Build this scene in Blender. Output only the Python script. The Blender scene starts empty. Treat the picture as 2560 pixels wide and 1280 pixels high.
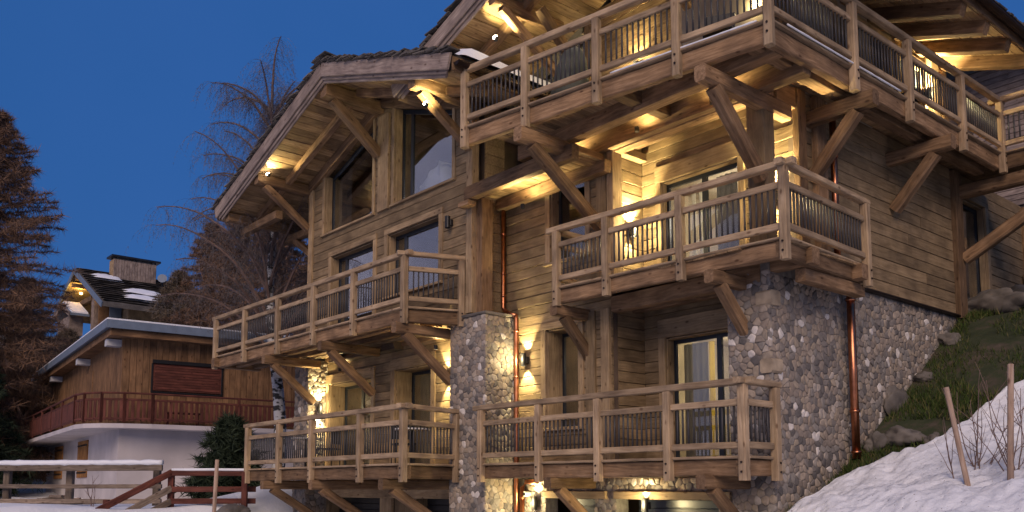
import bpy, math, random
import numpy as np
from mathutils import Vector, Matrix, Quaternion, noise
random.seed(7); rng = np.random.default_rng(7)
R = math.radians
sc = bpy.context.scene
COL = sc.collection
EYE = 2.5                      # camera height above the garage forecourt

# ------------------------------------------------------------------ camera
cam = bpy.data.cameras.new('camera'); camo = bpy.data.objects.new('camera', cam); COL.objects.link(camo)
cam.sensor_width = 36; cam.lens = 31.18; cam.shift_y = 0.1363; cam.clip_end = 3000; cam.clip_start = .05
camo.location = (0, 0, EYE); camo.rotation_euler = (R(90 + 5.896), 0, 0)
sc.camera = camo

# ------------------------------------------------------------------ dusk sky, afterglow, exposure
w = bpy.data.worlds.new('World'); sc.world = w; w.use_nodes = True
nt = w.node_tree; bg = nt.nodes['Background']
sky = nt.nodes.new('ShaderNodeTexSky'); sky.sky_type = 'NISHITA'; sky.sun_disc = False
sky.sun_elevation = R(3.0); sky.sun_rotation = R(180 + 20); sky.air_density = 1.3; sky.ozone_density = 4.0; sky.dust_density = .3
tint = nt.nodes.new('ShaderNodeMix'); tint.data_type = 'RGBA'; tint.blend_type = 'MULTIPLY'; tint.inputs[0].default_value = 1
tint.inputs[7].default_value = (0.60, 1.02, 1.9, 1)
flat = nt.nodes.new('ShaderNodeMix'); flat.data_type = 'RGBA'; flat.inputs[0].default_value = .7
flat.inputs[7].default_value = (0.30, 1.30, 4.0, 1)
nt.links.new(sky.outputs[0], tint.inputs[6]); nt.links.new(tint.outputs[2], flat.inputs[6])
wtc = nt.nodes.new('ShaderNodeTexCoord'); wn = nt.nodes.new('ShaderNodeTexNoise'); wn.inputs['Scale'].default_value = 2.6; wn.inputs['Detail'].default_value = 4
nt.links.new(wtc.outputs['Generated'], wn.inputs[0]); wr = nt.nodes.new('ShaderNodeValToRGB'); nt.links.new(wn.outputs[0], wr.inputs[0])
wr.color_ramp.elements[0].position = .3; wr.color_ramp.elements[0].color = (.93, .95, .95, 1); wr.color_ramp.elements[1].position = .7; wr.color_ramp.elements[1].color = (1.22, 1.02, 1.03, 1)
veil = nt.nodes.new('ShaderNodeMix'); veil.data_type = 'RGBA'; veil.blend_type = 'MULTIPLY'; veil.inputs[0].default_value = 1
nt.links.new(flat.outputs[2], veil.inputs[6]); nt.links.new(wr.outputs[0], veil.inputs[7]); nt.links.new(veil.outputs[2], bg.inputs[0]); bg.inputs[1].default_value = 0.10
sun = bpy.data.lights.new('sun', 'SUN'); sun.energy = 2.3; sun.angle = R(40); sun.color = (1.0, .76, .60)
suno = bpy.data.objects.new('sun', sun); COL.objects.link(suno)
suno.rotation_euler = Vector((.14, 1.0, -.62)).to_track_quat('-Z', 'Y').to_euler()
sc.view_settings.view_transform = 'Standard'; sc.view_settings.look = 'None'
sc.view_settings.exposure = 0.0; sc.view_settings.gamma = 1.0; sc.view_settings.use_curve_mapping = False
sc.cycles.max_bounces = 6; sc.cycles.diffuse_bounces = 3; sc.cycles.glossy_bounces = 3; sc.cycles.transparent_max_bounces = 8
sc.cycles.caustics_reflective = False; sc.cycles.caustics_refractive = False
sc.cycles.use_denoising = True; sc.cycles.sample_clamp_indirect = 3.0

# ------------------------------------------------------------------ frames
TH = R(-49.4)                  # the chalet's axes: a runs along its front to the right, b into the house
FA = Vector((math.cos(TH), math.sin(TH), 0)); VB = Vector((-math.sin(TH), math.cos(TH), 0))
def W(a, b, z): return FA * a + VB * b + Vector((0, 0, z + EYE))
def ab(X, Y): return X * FA.x + Y * FA.y, X * VB.x + Y * VB.y
def sm(x, e0, e1):
    t = min(1, max(0, (x - e0) / (e1 - e0))); return t * t * (3 - 2 * t)
OFF = {}
def V3(x): return Vector(x)

def tag(o, label=None, cat=None, group=None, kind=None):
    if label: o['label'] = label
    if cat: o['category'] = cat
    if group: o['group'] = group
    if kind: o['kind'] = kind
    return o
def thing(name, label, cat, base, rot=TH, group=None, local=True):
    """Empty at the base of a thing. base is (a,b,z) of the chalet frame, or world when local=False"""
    o = bpy.data.objects.new(name, None); COL.objects.link(o); o.empty_display_size = .2
    o.location = W(*base) if local else V3(base)
    o.rotation_euler = (0, 0, rot); OFF[o] = V3(base) if local else Vector((0, 0, 0))
    return tag(o, label, cat, group)
def place(name, me, parent, loc=None, rot=None):
    o = bpy.data.objects.new(name, me); COL.objects.link(o)
    if parent is not None:
        o.parent = parent; OFF[o] = OFF.get(parent, Vector((0, 0, 0)))
        if parent.type == 'MESH' and parent.rotation_mode == 'QUATERNION':     # sub-parts are given in the thing's frame too
            o.matrix_parent_inverse = Matrix.LocRotScale(parent.location, parent.rotation_quaternion, None).inverted()
    if loc is not None: o.location = loc
    if rot is not None:
        o.rotation_mode = 'QUATERNION'; o.rotation_quaternion = rot
    return o
def mesh(name, vs, fs, mat, smooth=False):
    me = bpy.data.meshes.new(name); me.from_pydata([tuple(v) for v in vs], [], fs)
    if isinstance(mat, (list, tuple)):
        for m in mat: me.materials.append(m)
    elif mat: me.materials.append(mat)
    if smooth: me.polygons.foreach_set('use_smooth', [True] * len(me.polygons))
    me.update(); return me
class MB:
    """collects shapes in the parent's frame, builds ONE mesh"""
    def __init__(s): s.v = []; s.f = []
    def box(s, x0, x1, y0, y1, z0, z1):
        n = len(s.v); s.v += [V3(p) for p in ((x0,y0,z0),(x1,y0,z0),(x1,y1,z0),(x0,y1,z0),(x0,y0,z1),(x1,y0,z1),(x1,y1,z1),(x0,y1,z1))]
        s.f += [tuple(n + i for i in q) for q in ((0,3,2,1),(4,5,6,7),(0,1,5,4),(1,2,6,5),(2,3,7,6),(3,0,4,7))]
    def prism(s, poly, d):
        """poly: list of 3D points, d: extrusion vector"""
        n = len(s.v); k = len(poly); s.v += [V3(p) for p in poly] + [V3(p) + V3(d) for p in poly]
        s.f.append(tuple(range(n + k - 1, n - 1, -1))); s.f.append(tuple(range(n + k, n + 2 * k)))
        for i in range(k): j = (i + 1) % k; s.f.append((n + i, n + j, n + k + j, n + k + i))
    def tube(s, pts, r, seg=8, cap=True):
        pts = [V3(p) for p in pts]; rs = r if isinstance(r, (list, tuple)) else [r] * len(pts)
        n = len(s.v)
        for i, p in enumerate(pts):
            d = (pts[min(i + 1, len(pts) - 1)] - pts[max(i - 1, 0)])
            d = d.normalized() if d.length > 1e-6 else Vector((0, 0, 1))
            u = d.cross(Vector((0, 0, 1)) if abs(d.z) < .9 else Vector((1, 0, 0))).normalized(); v = d.cross(u)
            for k in range(seg):
                t = 2 * math.pi * k / seg; s.v.append(p + (u * math.cos(t) + v * math.sin(t)) * rs[i])
        for i in range(len(pts) - 1):
            for k in range(seg):
                j = (k + 1) % seg; a = n + i * seg
                s.f.append((a + k, a + j, a + seg + j, a + seg + k))
        if cap:
            s.f.append(tuple(n + k for k in range(seg - 1, -1, -1))); s.f.append(tuple(n + (len(pts) - 1) * seg + k for k in range(seg)))
    def build(s, name, mat, parent, smooth=False):
        off = OFF.get(parent, Vector((0, 0, 0)))
        return place(name, mesh(name, [v - off for v in s.v], s.f, mat, smooth), parent)

# ------------------------------------------------------------------ materials
def newmat(name):
    m = bpy.data.materials.new(name); m.use_nodes = True; n = m.node_tree
    return m, n, n.nodes['Principled BSDF'], n.nodes, n.links
def ramp(nodes, stops):
    r = nodes.new('ShaderNodeValToRGB'); e = r.color_ramp.elements
    while len(e) < len(stops): e.new(.5)
    for i, (p, c) in enumerate(stops): e[i].position = p; e[i].color = (*c, 1)
    return r
def wood(name, c1, c2, c3, bump=.5, rough=.8, sx=1.2, sy=22, var=.35, knots=True):
    """timber with grain along the object's local X; each piece gets its own offset and tone"""
    m, n, b, N, L = newmat(name)
    tc = N.new('ShaderNodeTexCoord'); oi = N.new('ShaderNodeObjectInfo')
    mul = N.new('ShaderNodeVectorMath'); mul.operation = 'SCALE'; mul.inputs[0].default_value = (37.3, 11.9, 23.7)
    L.new(oi.outputs['Random'], mul.inputs['Scale'])
    add = N.new('ShaderNodeVectorMath'); L.new(tc.outputs['Object'], add.inputs[0]); L.new(mul.outputs[0], add.inputs[1])
    wp = N.new('ShaderNodeTexNoise'); wp.inputs['Scale'].default_value = 1.3; wp.inputs['Detail'].default_value = 1
    L.new(add.outputs[0], wp.inputs[0])
    wa = N.new('ShaderNodeVectorMath'); wa.operation = 'MULTIPLY_ADD'; wa.inputs[1].default_value = (0, .12, .12)
    L.new(wp.outputs['Color'], wa.inputs[0]); L.new(add.outputs[0], wa.inputs[2])
    mp = N.new('ShaderNodeMapping'); mp.inputs['Scale'].default_value = (sx, sy, sy); L.new(wa.outputs[0], mp.inputs[0])
    g = N.new('ShaderNodeTexNoise'); g.inputs['Scale'].default_value = 1.6; g.inputs['Detail'].default_value = 6; g.inputs['Roughness'].default_value = .65
    L.new(mp.outputs[0], g.inputs[0])
    big = N.new('ShaderNodeTexNoise'); big.inputs['Scale'].default_value = 2.2; big.inputs['Detail'].default_value = 3; L.new(add.outputs[0], big.inputs[0])
    r = ramp(N, [(.28, c1), (.5, c2), (.72, c3)]); L.new(g.outputs[0], r.inputs[0])
    mx = N.new('ShaderNodeMix'); mx.data_type = 'RGBA'; mx.blend_type = 'MULTIPLY'
    br = ramp(N, [(.3, (.62, .60, .60)), (.7, (1.2, 1.17, 1.12))]); L.new(big.outputs[0], br.inputs[0])
    mx.inputs[0].default_value = 1; L.new(r.outputs[0], mx.inputs[6]); L.new(br.outputs[0], mx.inputs[7])
    hs = N.new('ShaderNodeHueSaturation'); L.new(mx.outputs[2], hs.inputs['Color'])
    mr = N.new('ShaderNodeMapRange'); mr.inputs[3].default_value = 1 - var; mr.inputs[4].default_value = 1 + var; L.new(oi.outputs['Random'], mr.inputs[0])
    L.new(mr.outputs[0], hs.inputs['Value'])
    out = hs.outputs[0]
    if knots:
        vo = N.new('ShaderNodeTexVoronoi'); vo.inputs['Scale'].default_value = 1.0
        mp2 = N.new('ShaderNodeMapping'); mp2.inputs['Scale'].default_value = (3.2, 6.5, 6.5); L.new(add.outputs[0], mp2.inputs[0]); L.new(mp2.outputs[0], vo.inputs[0])
        kr = ramp(N, [(.06, (.30, .22, .18)), (.17, (1, 1, 1))]); L.new(vo.outputs['Distance'], kr.inputs[0])
        m2 = N.new('ShaderNodeMix'); m2.data_type = 'RGBA'; m2.blend_type = 'MULTIPLY'; m2.inputs[0].default_value = .85
        L.new(out, m2.inputs[6]); L.new(kr.outputs[0], m2.inputs[7]); out = m2.outputs[2]
    L.new(out, b.inputs['Base Color']); b.inputs['Roughness'].default_value = rough; b.inputs['Specular IOR Level'].default_value = .25
    bu = N.new('ShaderNodeBump'); bu.inputs['Strength'].default_value = bump; bu.inputs['Distance'].default_value = .012
    ad = N.new('ShaderNodeMath'); ad.operation = 'ADD'; L.new(g.outputs[0], ad.inputs[0]); L.new(big.outputs[0], ad.inputs[1])
    L.new(ad.outputs[0], bu.inputs['Height']); L.new(bu.outputs[0], b.inputs['Normal'])
    return m
def plain(name, c, rough=.6, metal=0, noise_amt=.25, scale=4, bump=0.0, spec=.4):
    m, n, b, N, L = newmat(name)
    tc = N.new('ShaderNodeTexCoord'); t = N.new('ShaderNodeTexNoise'); t.inputs['Scale'].default_value = scale; t.inputs['Detail'].default_value = 5
    L.new(tc.outputs['Object'], t.inputs[0])
    lo = tuple(x * (1 - noise_amt) for x in c); hi = tuple(min(1, x * (1 + noise_amt)) for x in c)
    r = ramp(N, [(.3, lo), (.7, hi)]); L.new(t.outputs[0], r.inputs[0]); L.new(r.outputs[0], b.inputs['Base Color'])
    b.inputs['Roughness'].default_value = rough; b.inputs['Metallic'].default_value = metal; b.inputs['Specular IOR Level'].default_value = spec
    if bump:
        bu = N.new('ShaderNodeBump'); bu.inputs['Strength'].default_value = bump; bu.inputs['Distance'].default_value = .02
        L.new(t.outputs[0], bu.inputs['Height']); L.new(bu.outputs[0], b.inputs['Normal'])
    return m
def emit(name, c, s):
    m, n, b, N, L = newmat(name); b.inputs['Base Color'].default_value = (.1, .1, .1, 1)
    b.inputs['Emission Color'].default_value = (*c, 1); b.inputs['Emission Strength'].default_value = s; return m
M = {}
M['siding'] = wood('weathered_larch_siding', (.155,.109,.060), (.24,.174,.100), (.31,.230,.138), bump=.6, sy=16, var=.22, knots=False)
M['beam'] = wood('hewn_brown_beam', (.105,.063,.034), (.205,.128,.070), (.31,.205,.120), bump=1.0, sy=14)
M['rail'] = wood('grey_brown_rail', (.23,.163,.098), (.365,.268,.168), (.475,.362,.24), bump=.7, sy=20, var=.2)
M['trim'] = wood('pale_larch_trim', (.22,.153,.084), (.345,.25,.148), (.435,.328,.20), bump=.5, sy=18, var=.18)
M['barge'] = wood('silvered_barge_board', (.15,.115,.10), (.27,.215,.185), (.38,.315,.27), bump=.6, sy=14, var=.15)
M['soffit'] = wood('soffit_board', (.16,.10,.052), (.30,.20,.105), (.42,.30,.17), bump=.5, sy=20, var=.3)
M['shingle'] = wood('wooden_shingle', (.05,.045,.04), (.11,.10,.09), (.18,.165,.15), bump=.8, sy=25, var=.4)
M['orange'] = wood('orange_vertical_cladding', (.13,.072,.037), (.215,.122,.062), (.285,.17,.09), bump=.4, sy=12, var=.2)
M['shutter'] = wood('orange_stained_shutter', (.22,.10,.035), (.34,.165,.055), (.42,.22,.08), bump=.3, sy=12, var=.1)
M['redwood'] = wood('red_brown_stained_wood', (.065,.022,.017), (.115,.038,.028), (.17,.06,.043), bump=.4, sy=14, var=.2)
M['fencewood'] = wood('grey_fence_wood', (.10,.075,.06), (.19,.15,.115), (.28,.225,.18), bump=.7, sy=14)
M['stake'] = wood('peeled_stake', (.26,.17,.12), (.40,.29,.22), (.52,.40,.32), bump=.4, sy=16, var=.1)
M['metal'] = plain('dark_grey_baluster_metal', (.05,.048,.05), rough=.5, metal=.1, noise_amt=.1)
M['black'] = plain('black_painted_metal', (.018,.018,.02), rough=.4, metal=.2, noise_amt=.1)
M['alu'] = plain('anthracite_window_frame', (.025,.03,.038), rough=.35, noise_amt=.1)
M['copper'] = plain('copper_pipe', (.52,.21,.11), rough=.32, metal=1, noise_amt=.35, scale=6)
M['gutter'] = plain('dark_bronze_gutter', (.045,.03,.025), rough=.4, metal=.7)
M['white'] = plain('white_painted_render', (.50,.46,.46), rough=.85, noise_amt=.16, scale=.9, bump=.2)
M['whitewood'] = plain('white_painted_beam', (.5,.5,.52), rough=.7, noise_amt=.08)
def mk_curtain(name, c):
    m, n, b, N, L = newmat(name); o = [x for x in N if x.type == 'OUTPUT_MATERIAL'][0]
    b.inputs['Base Color'].default_value = (*c, 1); b.inputs['Roughness'].default_value = .9
    t = N.new('ShaderNodeBsdfTranslucent'); t.inputs[0].default_value = (*c, 1); mx = N.new('ShaderNodeMixShader'); mx.inputs[0].default_value = .5
    L.new(b.outputs[0], mx.inputs[1]); L.new(t.outputs[0], mx.inputs[2]); L.new(mx.outputs[0], o.inputs[0]); return m
M['curtain'] = mk_curtain('linen_curtain', (.60, .55, .45)) if True else plain('linen_curtain', (.55,.50,.40), rough=.9, noise_amt=.1)
M['dimcurtain'] = mk_curtain('dim_grey_curtain', (.13, .12, .11)); M['ycurtain'] = mk_curtain('ochre_curtain', (.60, .43, .07)) if True else plain('ochre_curtain', (.55,.40,.08), rough=.9, noise_amt=.15)
M['floor'] = plain('interior_plaster', (.40,.33,.24), rough=.9, noise_amt=.2, scale=2)
M['darkroom'] = plain('dim_interior', (.10,.07,.05), rough=.9, noise_amt=.4, scale=2)
M['roofmetal'] = plain('blue_grey_roof_edge', (.14,.18,.24), rough=.5, noise_amt=.12)
M['twig'] = plain('reddish_brown_twig', (.17,.11,.09), rough=.8, noise_amt=.3)
M['bark'] = plain('dark_bark', (.06,.045,.035), rough=.95, noise_amt=.5, scale=8, bump=.5)
M['plaster_bear'] = plain('white_sculpture', (.8,.8,.8), rough=.6, noise_amt=.03)
M['cloth'] = plain('grey_green_cover', (.12,.13,.11), rough=.95, noise_amt=.3, scale=6)
M['ceramic'] = plain('white_ceramic', (.7,.68,.64), rough=.3, noise_amt=.05)
M['lampglow'] = emit('warm_lamp_glow', (1, .80, .48), 30)
M['spotglow'] = emit('bright_spot_glow', (1, .86, .60), 90)
M['farglow'] = emit('orange_far_glow', (1, .55, .12), 12)
def mk_glass():
    m, n, b, N, L = newmat('window_glass'); N.remove(b)
    o = [x for x in N if x.type == 'OUTPUT_MATERIAL'][0]
    t = N.new('ShaderNodeBsdfTransparent'); t.inputs[0].default_value = (.88, .90, .92, 1)
    g = N.new('ShaderNodeBsdfGlossy'); g.inputs['Roughness'].default_value = .02; g.inputs[0].default_value = (.92, .95, 1, 1)
    f_ = N.new('ShaderNodeLayerWeight'); f_.inputs[0].default_value = .5; pw = N.new('ShaderNodeMath'); pw.operation = 'POWER'; pw.inputs[1].default_value = 2.6; L.new(f_.outputs['Facing'], pw.inputs[0]); f = N.new('ShaderNodeMath'); f.operation = 'MULTIPLY_ADD'; f.inputs[1].default_value = 1.1; f.inputs[2].default_value = .085; f.use_clamp = True; L.new(pw.outputs[0], f.inputs[0])
    mx = N.new('ShaderNodeMixShader'); L.new(f.outputs[0], mx.inputs[0]); L.new(t.outputs[0], mx.inputs[1]); L.new(g.outputs[0], mx.inputs[2])
    L.new(mx.outputs[0], o.inputs[0]); return m
M['glass'] = mk_glass()
def mk_stone():
    m, n, b, N, L = newmat('mixed_fieldstone')
    ge = N.new('ShaderNodeNewGeometry'); oi = N.new('ShaderNodeObjectInfo'); tc = N.new('ShaderNodeTexCoord')
    ad = N.new('ShaderNodeMath'); ad.operation = 'ADD'; L.new(ge.outputs['Random Per Island'], ad.inputs[0]); L.new(oi.outputs['Random'], ad.inputs[1])
    fr = N.new('ShaderNodeMath'); fr.operation = 'FRACT'; L.new(ad.outputs[0], fr.inputs[0])
    r = ramp(N, [(0, (.13,.12,.115)), (.12, (.235,.20,.17)), (.26, (.29,.24,.195)), (.40, (.20,.18,.165)), (.53, (.31,.26,.205)), (.66, (.245,.225,.205)), (.78, (.35,.295,.24)), (.88, (.39,.345,.30)), (.955, (.62,.58,.54))])
    r.color_ramp.interpolation = 'CONSTANT'; L.new(fr.outputs[0], r.inputs[0])
    t = N.new('ShaderNodeTexNoise'); t.inputs['Scale'].default_value = 14; t.inputs['Detail'].default_value = 6; L.new(tc.outputs['Object'], t.inputs[0])
    r2 = ramp(N, [(.3, (.80,.79,.78)), (.7, (1.18,1.16,1.13))]); L.new(t.outputs[0], r2.inputs[0])
    mx = N.new('ShaderNodeMix'); mx.data_type = 'RGBA'; mx.blend_type = 'MULTIPLY'; mx.inputs[0].default_value = 1
    L.new(r.outputs[0], mx.inputs[6]); L.new(r2.outputs[0], mx.inputs[7]); L.new(mx.outputs[2], b.inputs['Base Color'])
    b.inputs['Roughness'].default_value = .9; b.inputs['Specular IOR Level'].default_value = .2
    bu = N.new('ShaderNodeBump'); bu.inputs['Strength'].default_value = .6; bu.inputs['Distance'].default_value = .02
    L.new(t.outputs[0], bu.inputs['Height']); L.new(bu.outputs[0], b.inputs['Normal']); return m
M['stone'] = mk_stone()
M['mortar'] = plain('dark_mortar', (.20,.18,.155), rough=.95, noise_amt=.3, scale=12, bump=.4)
M['boulder'] = plain('mossy_boulder', (.135,.12,.105), rough=.95, noise_amt=.45, scale=2.5, bump=.9)
def mk_snow(name, dirty=False):
    m, n, b, N, L = newmat(name)
    tc = N.new('ShaderNodeTexCoord'); t = N.new('ShaderNodeTexNoise'); t.inputs['Scale'].default_value = 2.2; t.inputs['Detail'].default_value = 8; t.inputs['Roughness'].default_value = .6
    L.new(tc.outputs['Object'], t.inputs[0])
    r = ramp(N, [(.3, (.72,.74,.78)), (.7, (.84,.85,.87))]); L.new(t.outputs[0], r.inputs[0]); L.new(r.outputs[0], b.inputs['Base Color'])
    b.inputs['Roughness'].default_value = .7
    if dirty:
        g = N.new('ShaderNodeTexNoise'); g.inputs['Scale'].default_value = 26; g.inputs['Detail'].default_value = 3; L.new(tc.outputs['Object'], g.inputs[0])
        g2 = ramp(N, [(.27, (.16,.12,.09)), (.315, (1, 1, 1))]); L.new(g.outputs[0], g2.inputs[0]); q = N.new('ShaderNodeMix'); q.data_type = 'RGBA'; q.blend_type = 'MULTIPLY'; q.inputs[0].default_value = .8
        L.new(r.outputs[0], q.inputs[6]); L.new(g2.outputs[0], q.inputs[7]); L.new(q.outputs[2], b.inputs['Base Color']); t.inputs['Scale'].default_value = 4; t.inputs['Detail'].default_value = 12; t.inputs['Roughness'].default_value = .62
    bu = N.new('ShaderNodeBump'); bu.inputs['Strength'].default_value = .8; bu.inputs['Distance'].default_value = .08
    L.new(t.outputs[0], bu.inputs['Height']); L.new(bu.outputs[0], b.inputs['Normal']); return m
M['snow'] = mk_snow('snow'); M['crust'] = mk_snow('crusted_snow', True)
def mk_ground():
    m, n, b, N, L = newmat('ground_snow_and_turf')
    at = N.new('ShaderNodeAttribute'); at.attribute_name = 'turf'
    tc = N.new('ShaderNodeTexCoord'); t = N.new('ShaderNodeTexNoise'); t.inputs['Scale'].default_value = 1.6; t.inputs['Detail'].default_value = 9; t.inputs['Roughness'].default_value = .7
    L.new(tc.outputs['Object'], t.inputs[0])
    r = ramp(N, [(.36, (.018,.026,.008)), (.49, (.032,.042,.015)), (.57, (.06,.05,.032)), (.7, (.11,.085,.066))]); L.new(t.outputs[0], r.inputs[0])
    r2 = ramp(N, [(.3, (.70,.73,.78)), (.7, (.84,.85,.87))]); L.new(t.outputs[0], r2.inputs[0])
    mx = N.new('ShaderNodeMix'); mx.data_type = 'RGBA'; L.new(at.outputs['Fac'], mx.inputs[0]); L.new(r2.outputs[0], mx.inputs[6]); L.new(r.outputs[0], mx.inputs[7])
    L.new(mx.outputs[2], b.inputs['Base Color']); b.inputs['Roughness'].default_value = .85
    bu = N.new('ShaderNodeBump'); bu.inputs['Strength'].default_value = .9; bu.inputs['Distance'].default_value = .06
    L.new(t.outputs[0], bu.inputs['Height']); L.new(bu.outputs[0], b.inputs['Normal']); return m
M['ground'] = mk_ground()
def mk_leaf(name, stops):
    m, n, b, N, L = newmat(name)
    ge = N.new('ShaderNodeNewGeometry'); r = ramp(N, stops); L.new(ge.outputs['Random Per Island'], r.inputs[0])
    L.new(r.outputs[0], b.inputs['Base Color']); b.inputs['Roughness'].default_value = .9; b.inputs['Specular IOR Level'].default_value = .1; return m
M['larch'] = mk_leaf('autumn_larch_twigs', [(0, (.085,.06,.05)), (.35, (.15,.10,.075)), (.7, (.215,.13,.085)), (1, (.30,.175,.10))])
M['larchdark'] = mk_leaf('dark_larch_twigs', [(0, (.08,.066,.052)), (.5, (.16,.125,.09)), (1, (.24,.185,.13))])
M['fir'] = mk_leaf('fir_needles', [(0, (.014,.022,.014)), (.6, (.035,.05,.03)), (1, (.06,.08,.05))])
M['birch'] = mk_leaf('birch_twigs', [(0, (.07,.068,.08)), (.5, (.13,.118,.12)), (1, (.19,.155,.14))])
M['grass'] = mk_leaf('grass_blades', [(0, (.026,.045,.011)), (.65, (.055,.085,.022)), (1, (.14,.12,.05))])
def mk_birchbark():
    m, n, b, N, L = newmat('white_birch_bark')
    tc = N.new('ShaderNodeTexCoord'); mp = N.new('ShaderNodeMapping'); mp.inputs['Scale'].default_value = (3, 3, 6); L.new(tc.outputs['Object'], mp.inputs[0])
    t = N.new('ShaderNodeTexNoise'); t.inputs['Scale'].default_value = 1.3; t.inputs['Detail'].default_value = 4; L.new(mp.outputs[0], t.inputs[0])
    r = ramp(N, [(.47, (.03,.03,.03)), (.53, (.55,.55,.56))]); L.new(t.outputs[0], r.inputs[0]); L.new(r.outputs[0], b.inputs['Base Color'])
    b.inputs['Roughness'].default_value = .8; return m
M['birchbark'] = mk_birchbark()

# ------------------------------------------------------------------ timber helpers
def beam_mesh(L, w, h, ch, seg, jit):
    vs = []; fs = []
    c = min(ch, w * .3, h * .3)
    prof = [(-w/2 + c, -h/2), (w/2 - c, -h/2), (w/2, -h/2 + c), (w/2, h/2 - c), (w/2 - c, h/2), (-w/2 + c, h/2), (-w/2, h/2 - c), (-w/2, -h/2 + c)]
    for i in range(seg + 1):
        x = -L/2 + L * i / seg; s = 1 + random.uniform(-jit, jit) * .6; oy = random.uniform(-1, 1) * jit * w * .5; oz = random.uniform(-1, 1) * jit * h * .5
        for y, z in prof:
            vs.append((x, y * s + oy + random.uniform(-1, 1) * jit * w * .35, z * s + oz + random.uniform(-1, 1) * jit * h * .35))
    for i in range(seg):
        for k in range(8):
            j = (k + 1) % 8; a = i * 8; fs.append((a + k, a + 8 + k, a + 8 + j, a + j))
    fs.append(tuple(range(8))); fs.append(tuple(seg * 8 + k for k in range(7, -1, -1)))
    return vs, fs
def timber(parent, name, p0, p1, w, h, mat='beam', jit=.03, ch=.012, seg=None, up=(0, 0, 1), label=None):
    """timber from p0 to p1 (chalet or thing coordinates): w across, h along 'up'; its grain runs along local X"""
    p0 = V3(p0); p1 = V3(p1); d = p1 - p0; L = d.length; x = d.normalized(); u = V3(up)
    if abs(x.dot(u)) > .95: u = Vector((0, 1, 0)) if abs(x.y) < .9 else Vector((1, 0, 0))
    y = u.cross(x).normalized(); z = x.cross(y)
    q = Matrix((x, y, z)).transposed().to_quaternion()
    if seg is None: seg = max(1, int(L / .5)) if jit > 0 else 1
    vs, fs = beam_mesh(L, w, h, ch, seg, jit)
    o = place(name, mesh(name, vs, fs, M[mat] if isinstance(mat, str) else mat), parent, (p0 + p1) / 2 - OFF.get(parent, Vector((0, 0, 0))), q)
    if label: o['label'] = label
    return o
def bx(parent, name, a0, a1, b0, b1, z0, z1, mat='beam', jit=.02, ch=.01, label=None):
    """axis-aligned timber; local X follows its longest side"""
    da, db, dz = abs(a1 - a0), abs(b1 - b0), abs(z1 - z0); ca, cb, cz = (a0 + a1)/2, (b0 + b1)/2, (z0 + z1)/2
    if da >= db and da >= dz: return timber(parent, name, (min(a0,a1), cb, cz), (max(a0,a1), cb, cz), db, dz, mat, jit, ch, label=label)
    if db >= dz: return timber(parent, name, (ca, min(b0,b1), cz), (ca, max(b0,b1), cz), da, dz, mat, jit, ch, label=label)
    return timber(parent, name, (ca, cb, min(z0,z1)), (ca, cb, max(z0,z1)), da, db, mat, jit, ch, up=(0, 1, 0), label=label)
def P3(ax, c, s, out, z):
    """point on a wall: 'F' faces the front (-b) at b=c, 'S' faces right (+a) at a=c"""
    return Vector((s, c - out, z)) if ax == 'F' else Vector((c + out, s, z))
def wbox(parent, name, ax, c, s0, s1, o0, o1, z0, z1, mat='trim', jit=.01, ch=.008):
    p = P3(ax, c, s0, o0, z0); q = P3(ax, c, s1, o1, z1)
    return bx(parent, name, p.x, q.x, p.y, q.y, p.z, q.z, mat, jit, ch)

# ------------------------------------------------------------------ ground
def prof(b):
    xs = [-50, 7.5, 8.6, 9.8, 11.4, 12.5, 13.4, 15.7, 16.6, 17.7, 21, 26, 40, 60, 400]
    zs = [-2.5, -2.5, -2.2, -1.35, -.42, -.02, .46, 1.85, 2.5, 3.25, 4.15, 5.2, 8.0, 10, 22]
    return float(np.interp(b, xs, zs))
def hgt(X, Y):
    a, b = ab(X, Y)
    base = -2.5
    r = sm(a, -8.1, -7.5); z = base * (1 - r) + prof(b) * r
    inner = sm(a, -20.9, -19.6)
    far = -.5 + .3 * sm(Y, 30, 43) + float(np.interp(Y, [43, 72, 90, 900], [0, 12.6, 14.5, 30]))
    near = sm(Y, 9, 16)
    zl = base * (1 - near) + far * near + .72 * math.exp(-((a + 21.3) / 1.5) ** 2 - ((b - 10.9) / 2.0) ** 2)
    if a < -7.5:
        behind = sm(b, 20, 26)
        k = inner * (1 - behind)
        z = z * k + max(zl, -2.5) * (1 - k)
    else: z = max(z, far if b > 26 else z)
    return z
def warp(n, lo, hi, near_lo, near_hi, frac=.75):
    k = int(n * frac); a = np.linspace(near_lo, near_hi, k); m = (n - k)
    l = near_lo - (near_lo - lo) * (np.linspace(1, 0, m // 3 + 1)[:-1] ** 2); r = near_hi + (hi - near_hi) * (np.linspace(0, 1, m - m // 3 + 1)[1:] ** 2)
    return np.concatenate([l, a, r])
xs = warp(230, -600, 600, -30, 16); ys = warp(230, -200, 900, 0, 36)
vs = []; turf = []
for y in ys:
    for x in xs:
        a, b = ab(x, y); h = hgt(x, y)
        nn = noise.noise((x * .35, y * .35, 0)) * .12 + noise.noise((x * 1.3, y * 1.3, 3)) * .045
        if -20 < a < -7.6 and b > 8: nn = 0
        vs.append((x, y, h + nn * (1 if y < 40 else 4) + EYE))
        tf = sm(a, -7.7, -7.35) * sm(b, 7, 8.5) * (1 - sm(b, 30, 40))
        hill = sm(y, 46, 56) * (.55 + .45 * noise.noise((x * .05, y * .05, 9)))
        turf.append(max(tf, hill))
nx = len(xs); fs = [(j * nx + i, j * nx + i + 1, (j + 1) * nx + i + 1, (j + 1) * nx + i) for j in range(len(ys) - 1) for i in range(nx - 1)]
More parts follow.
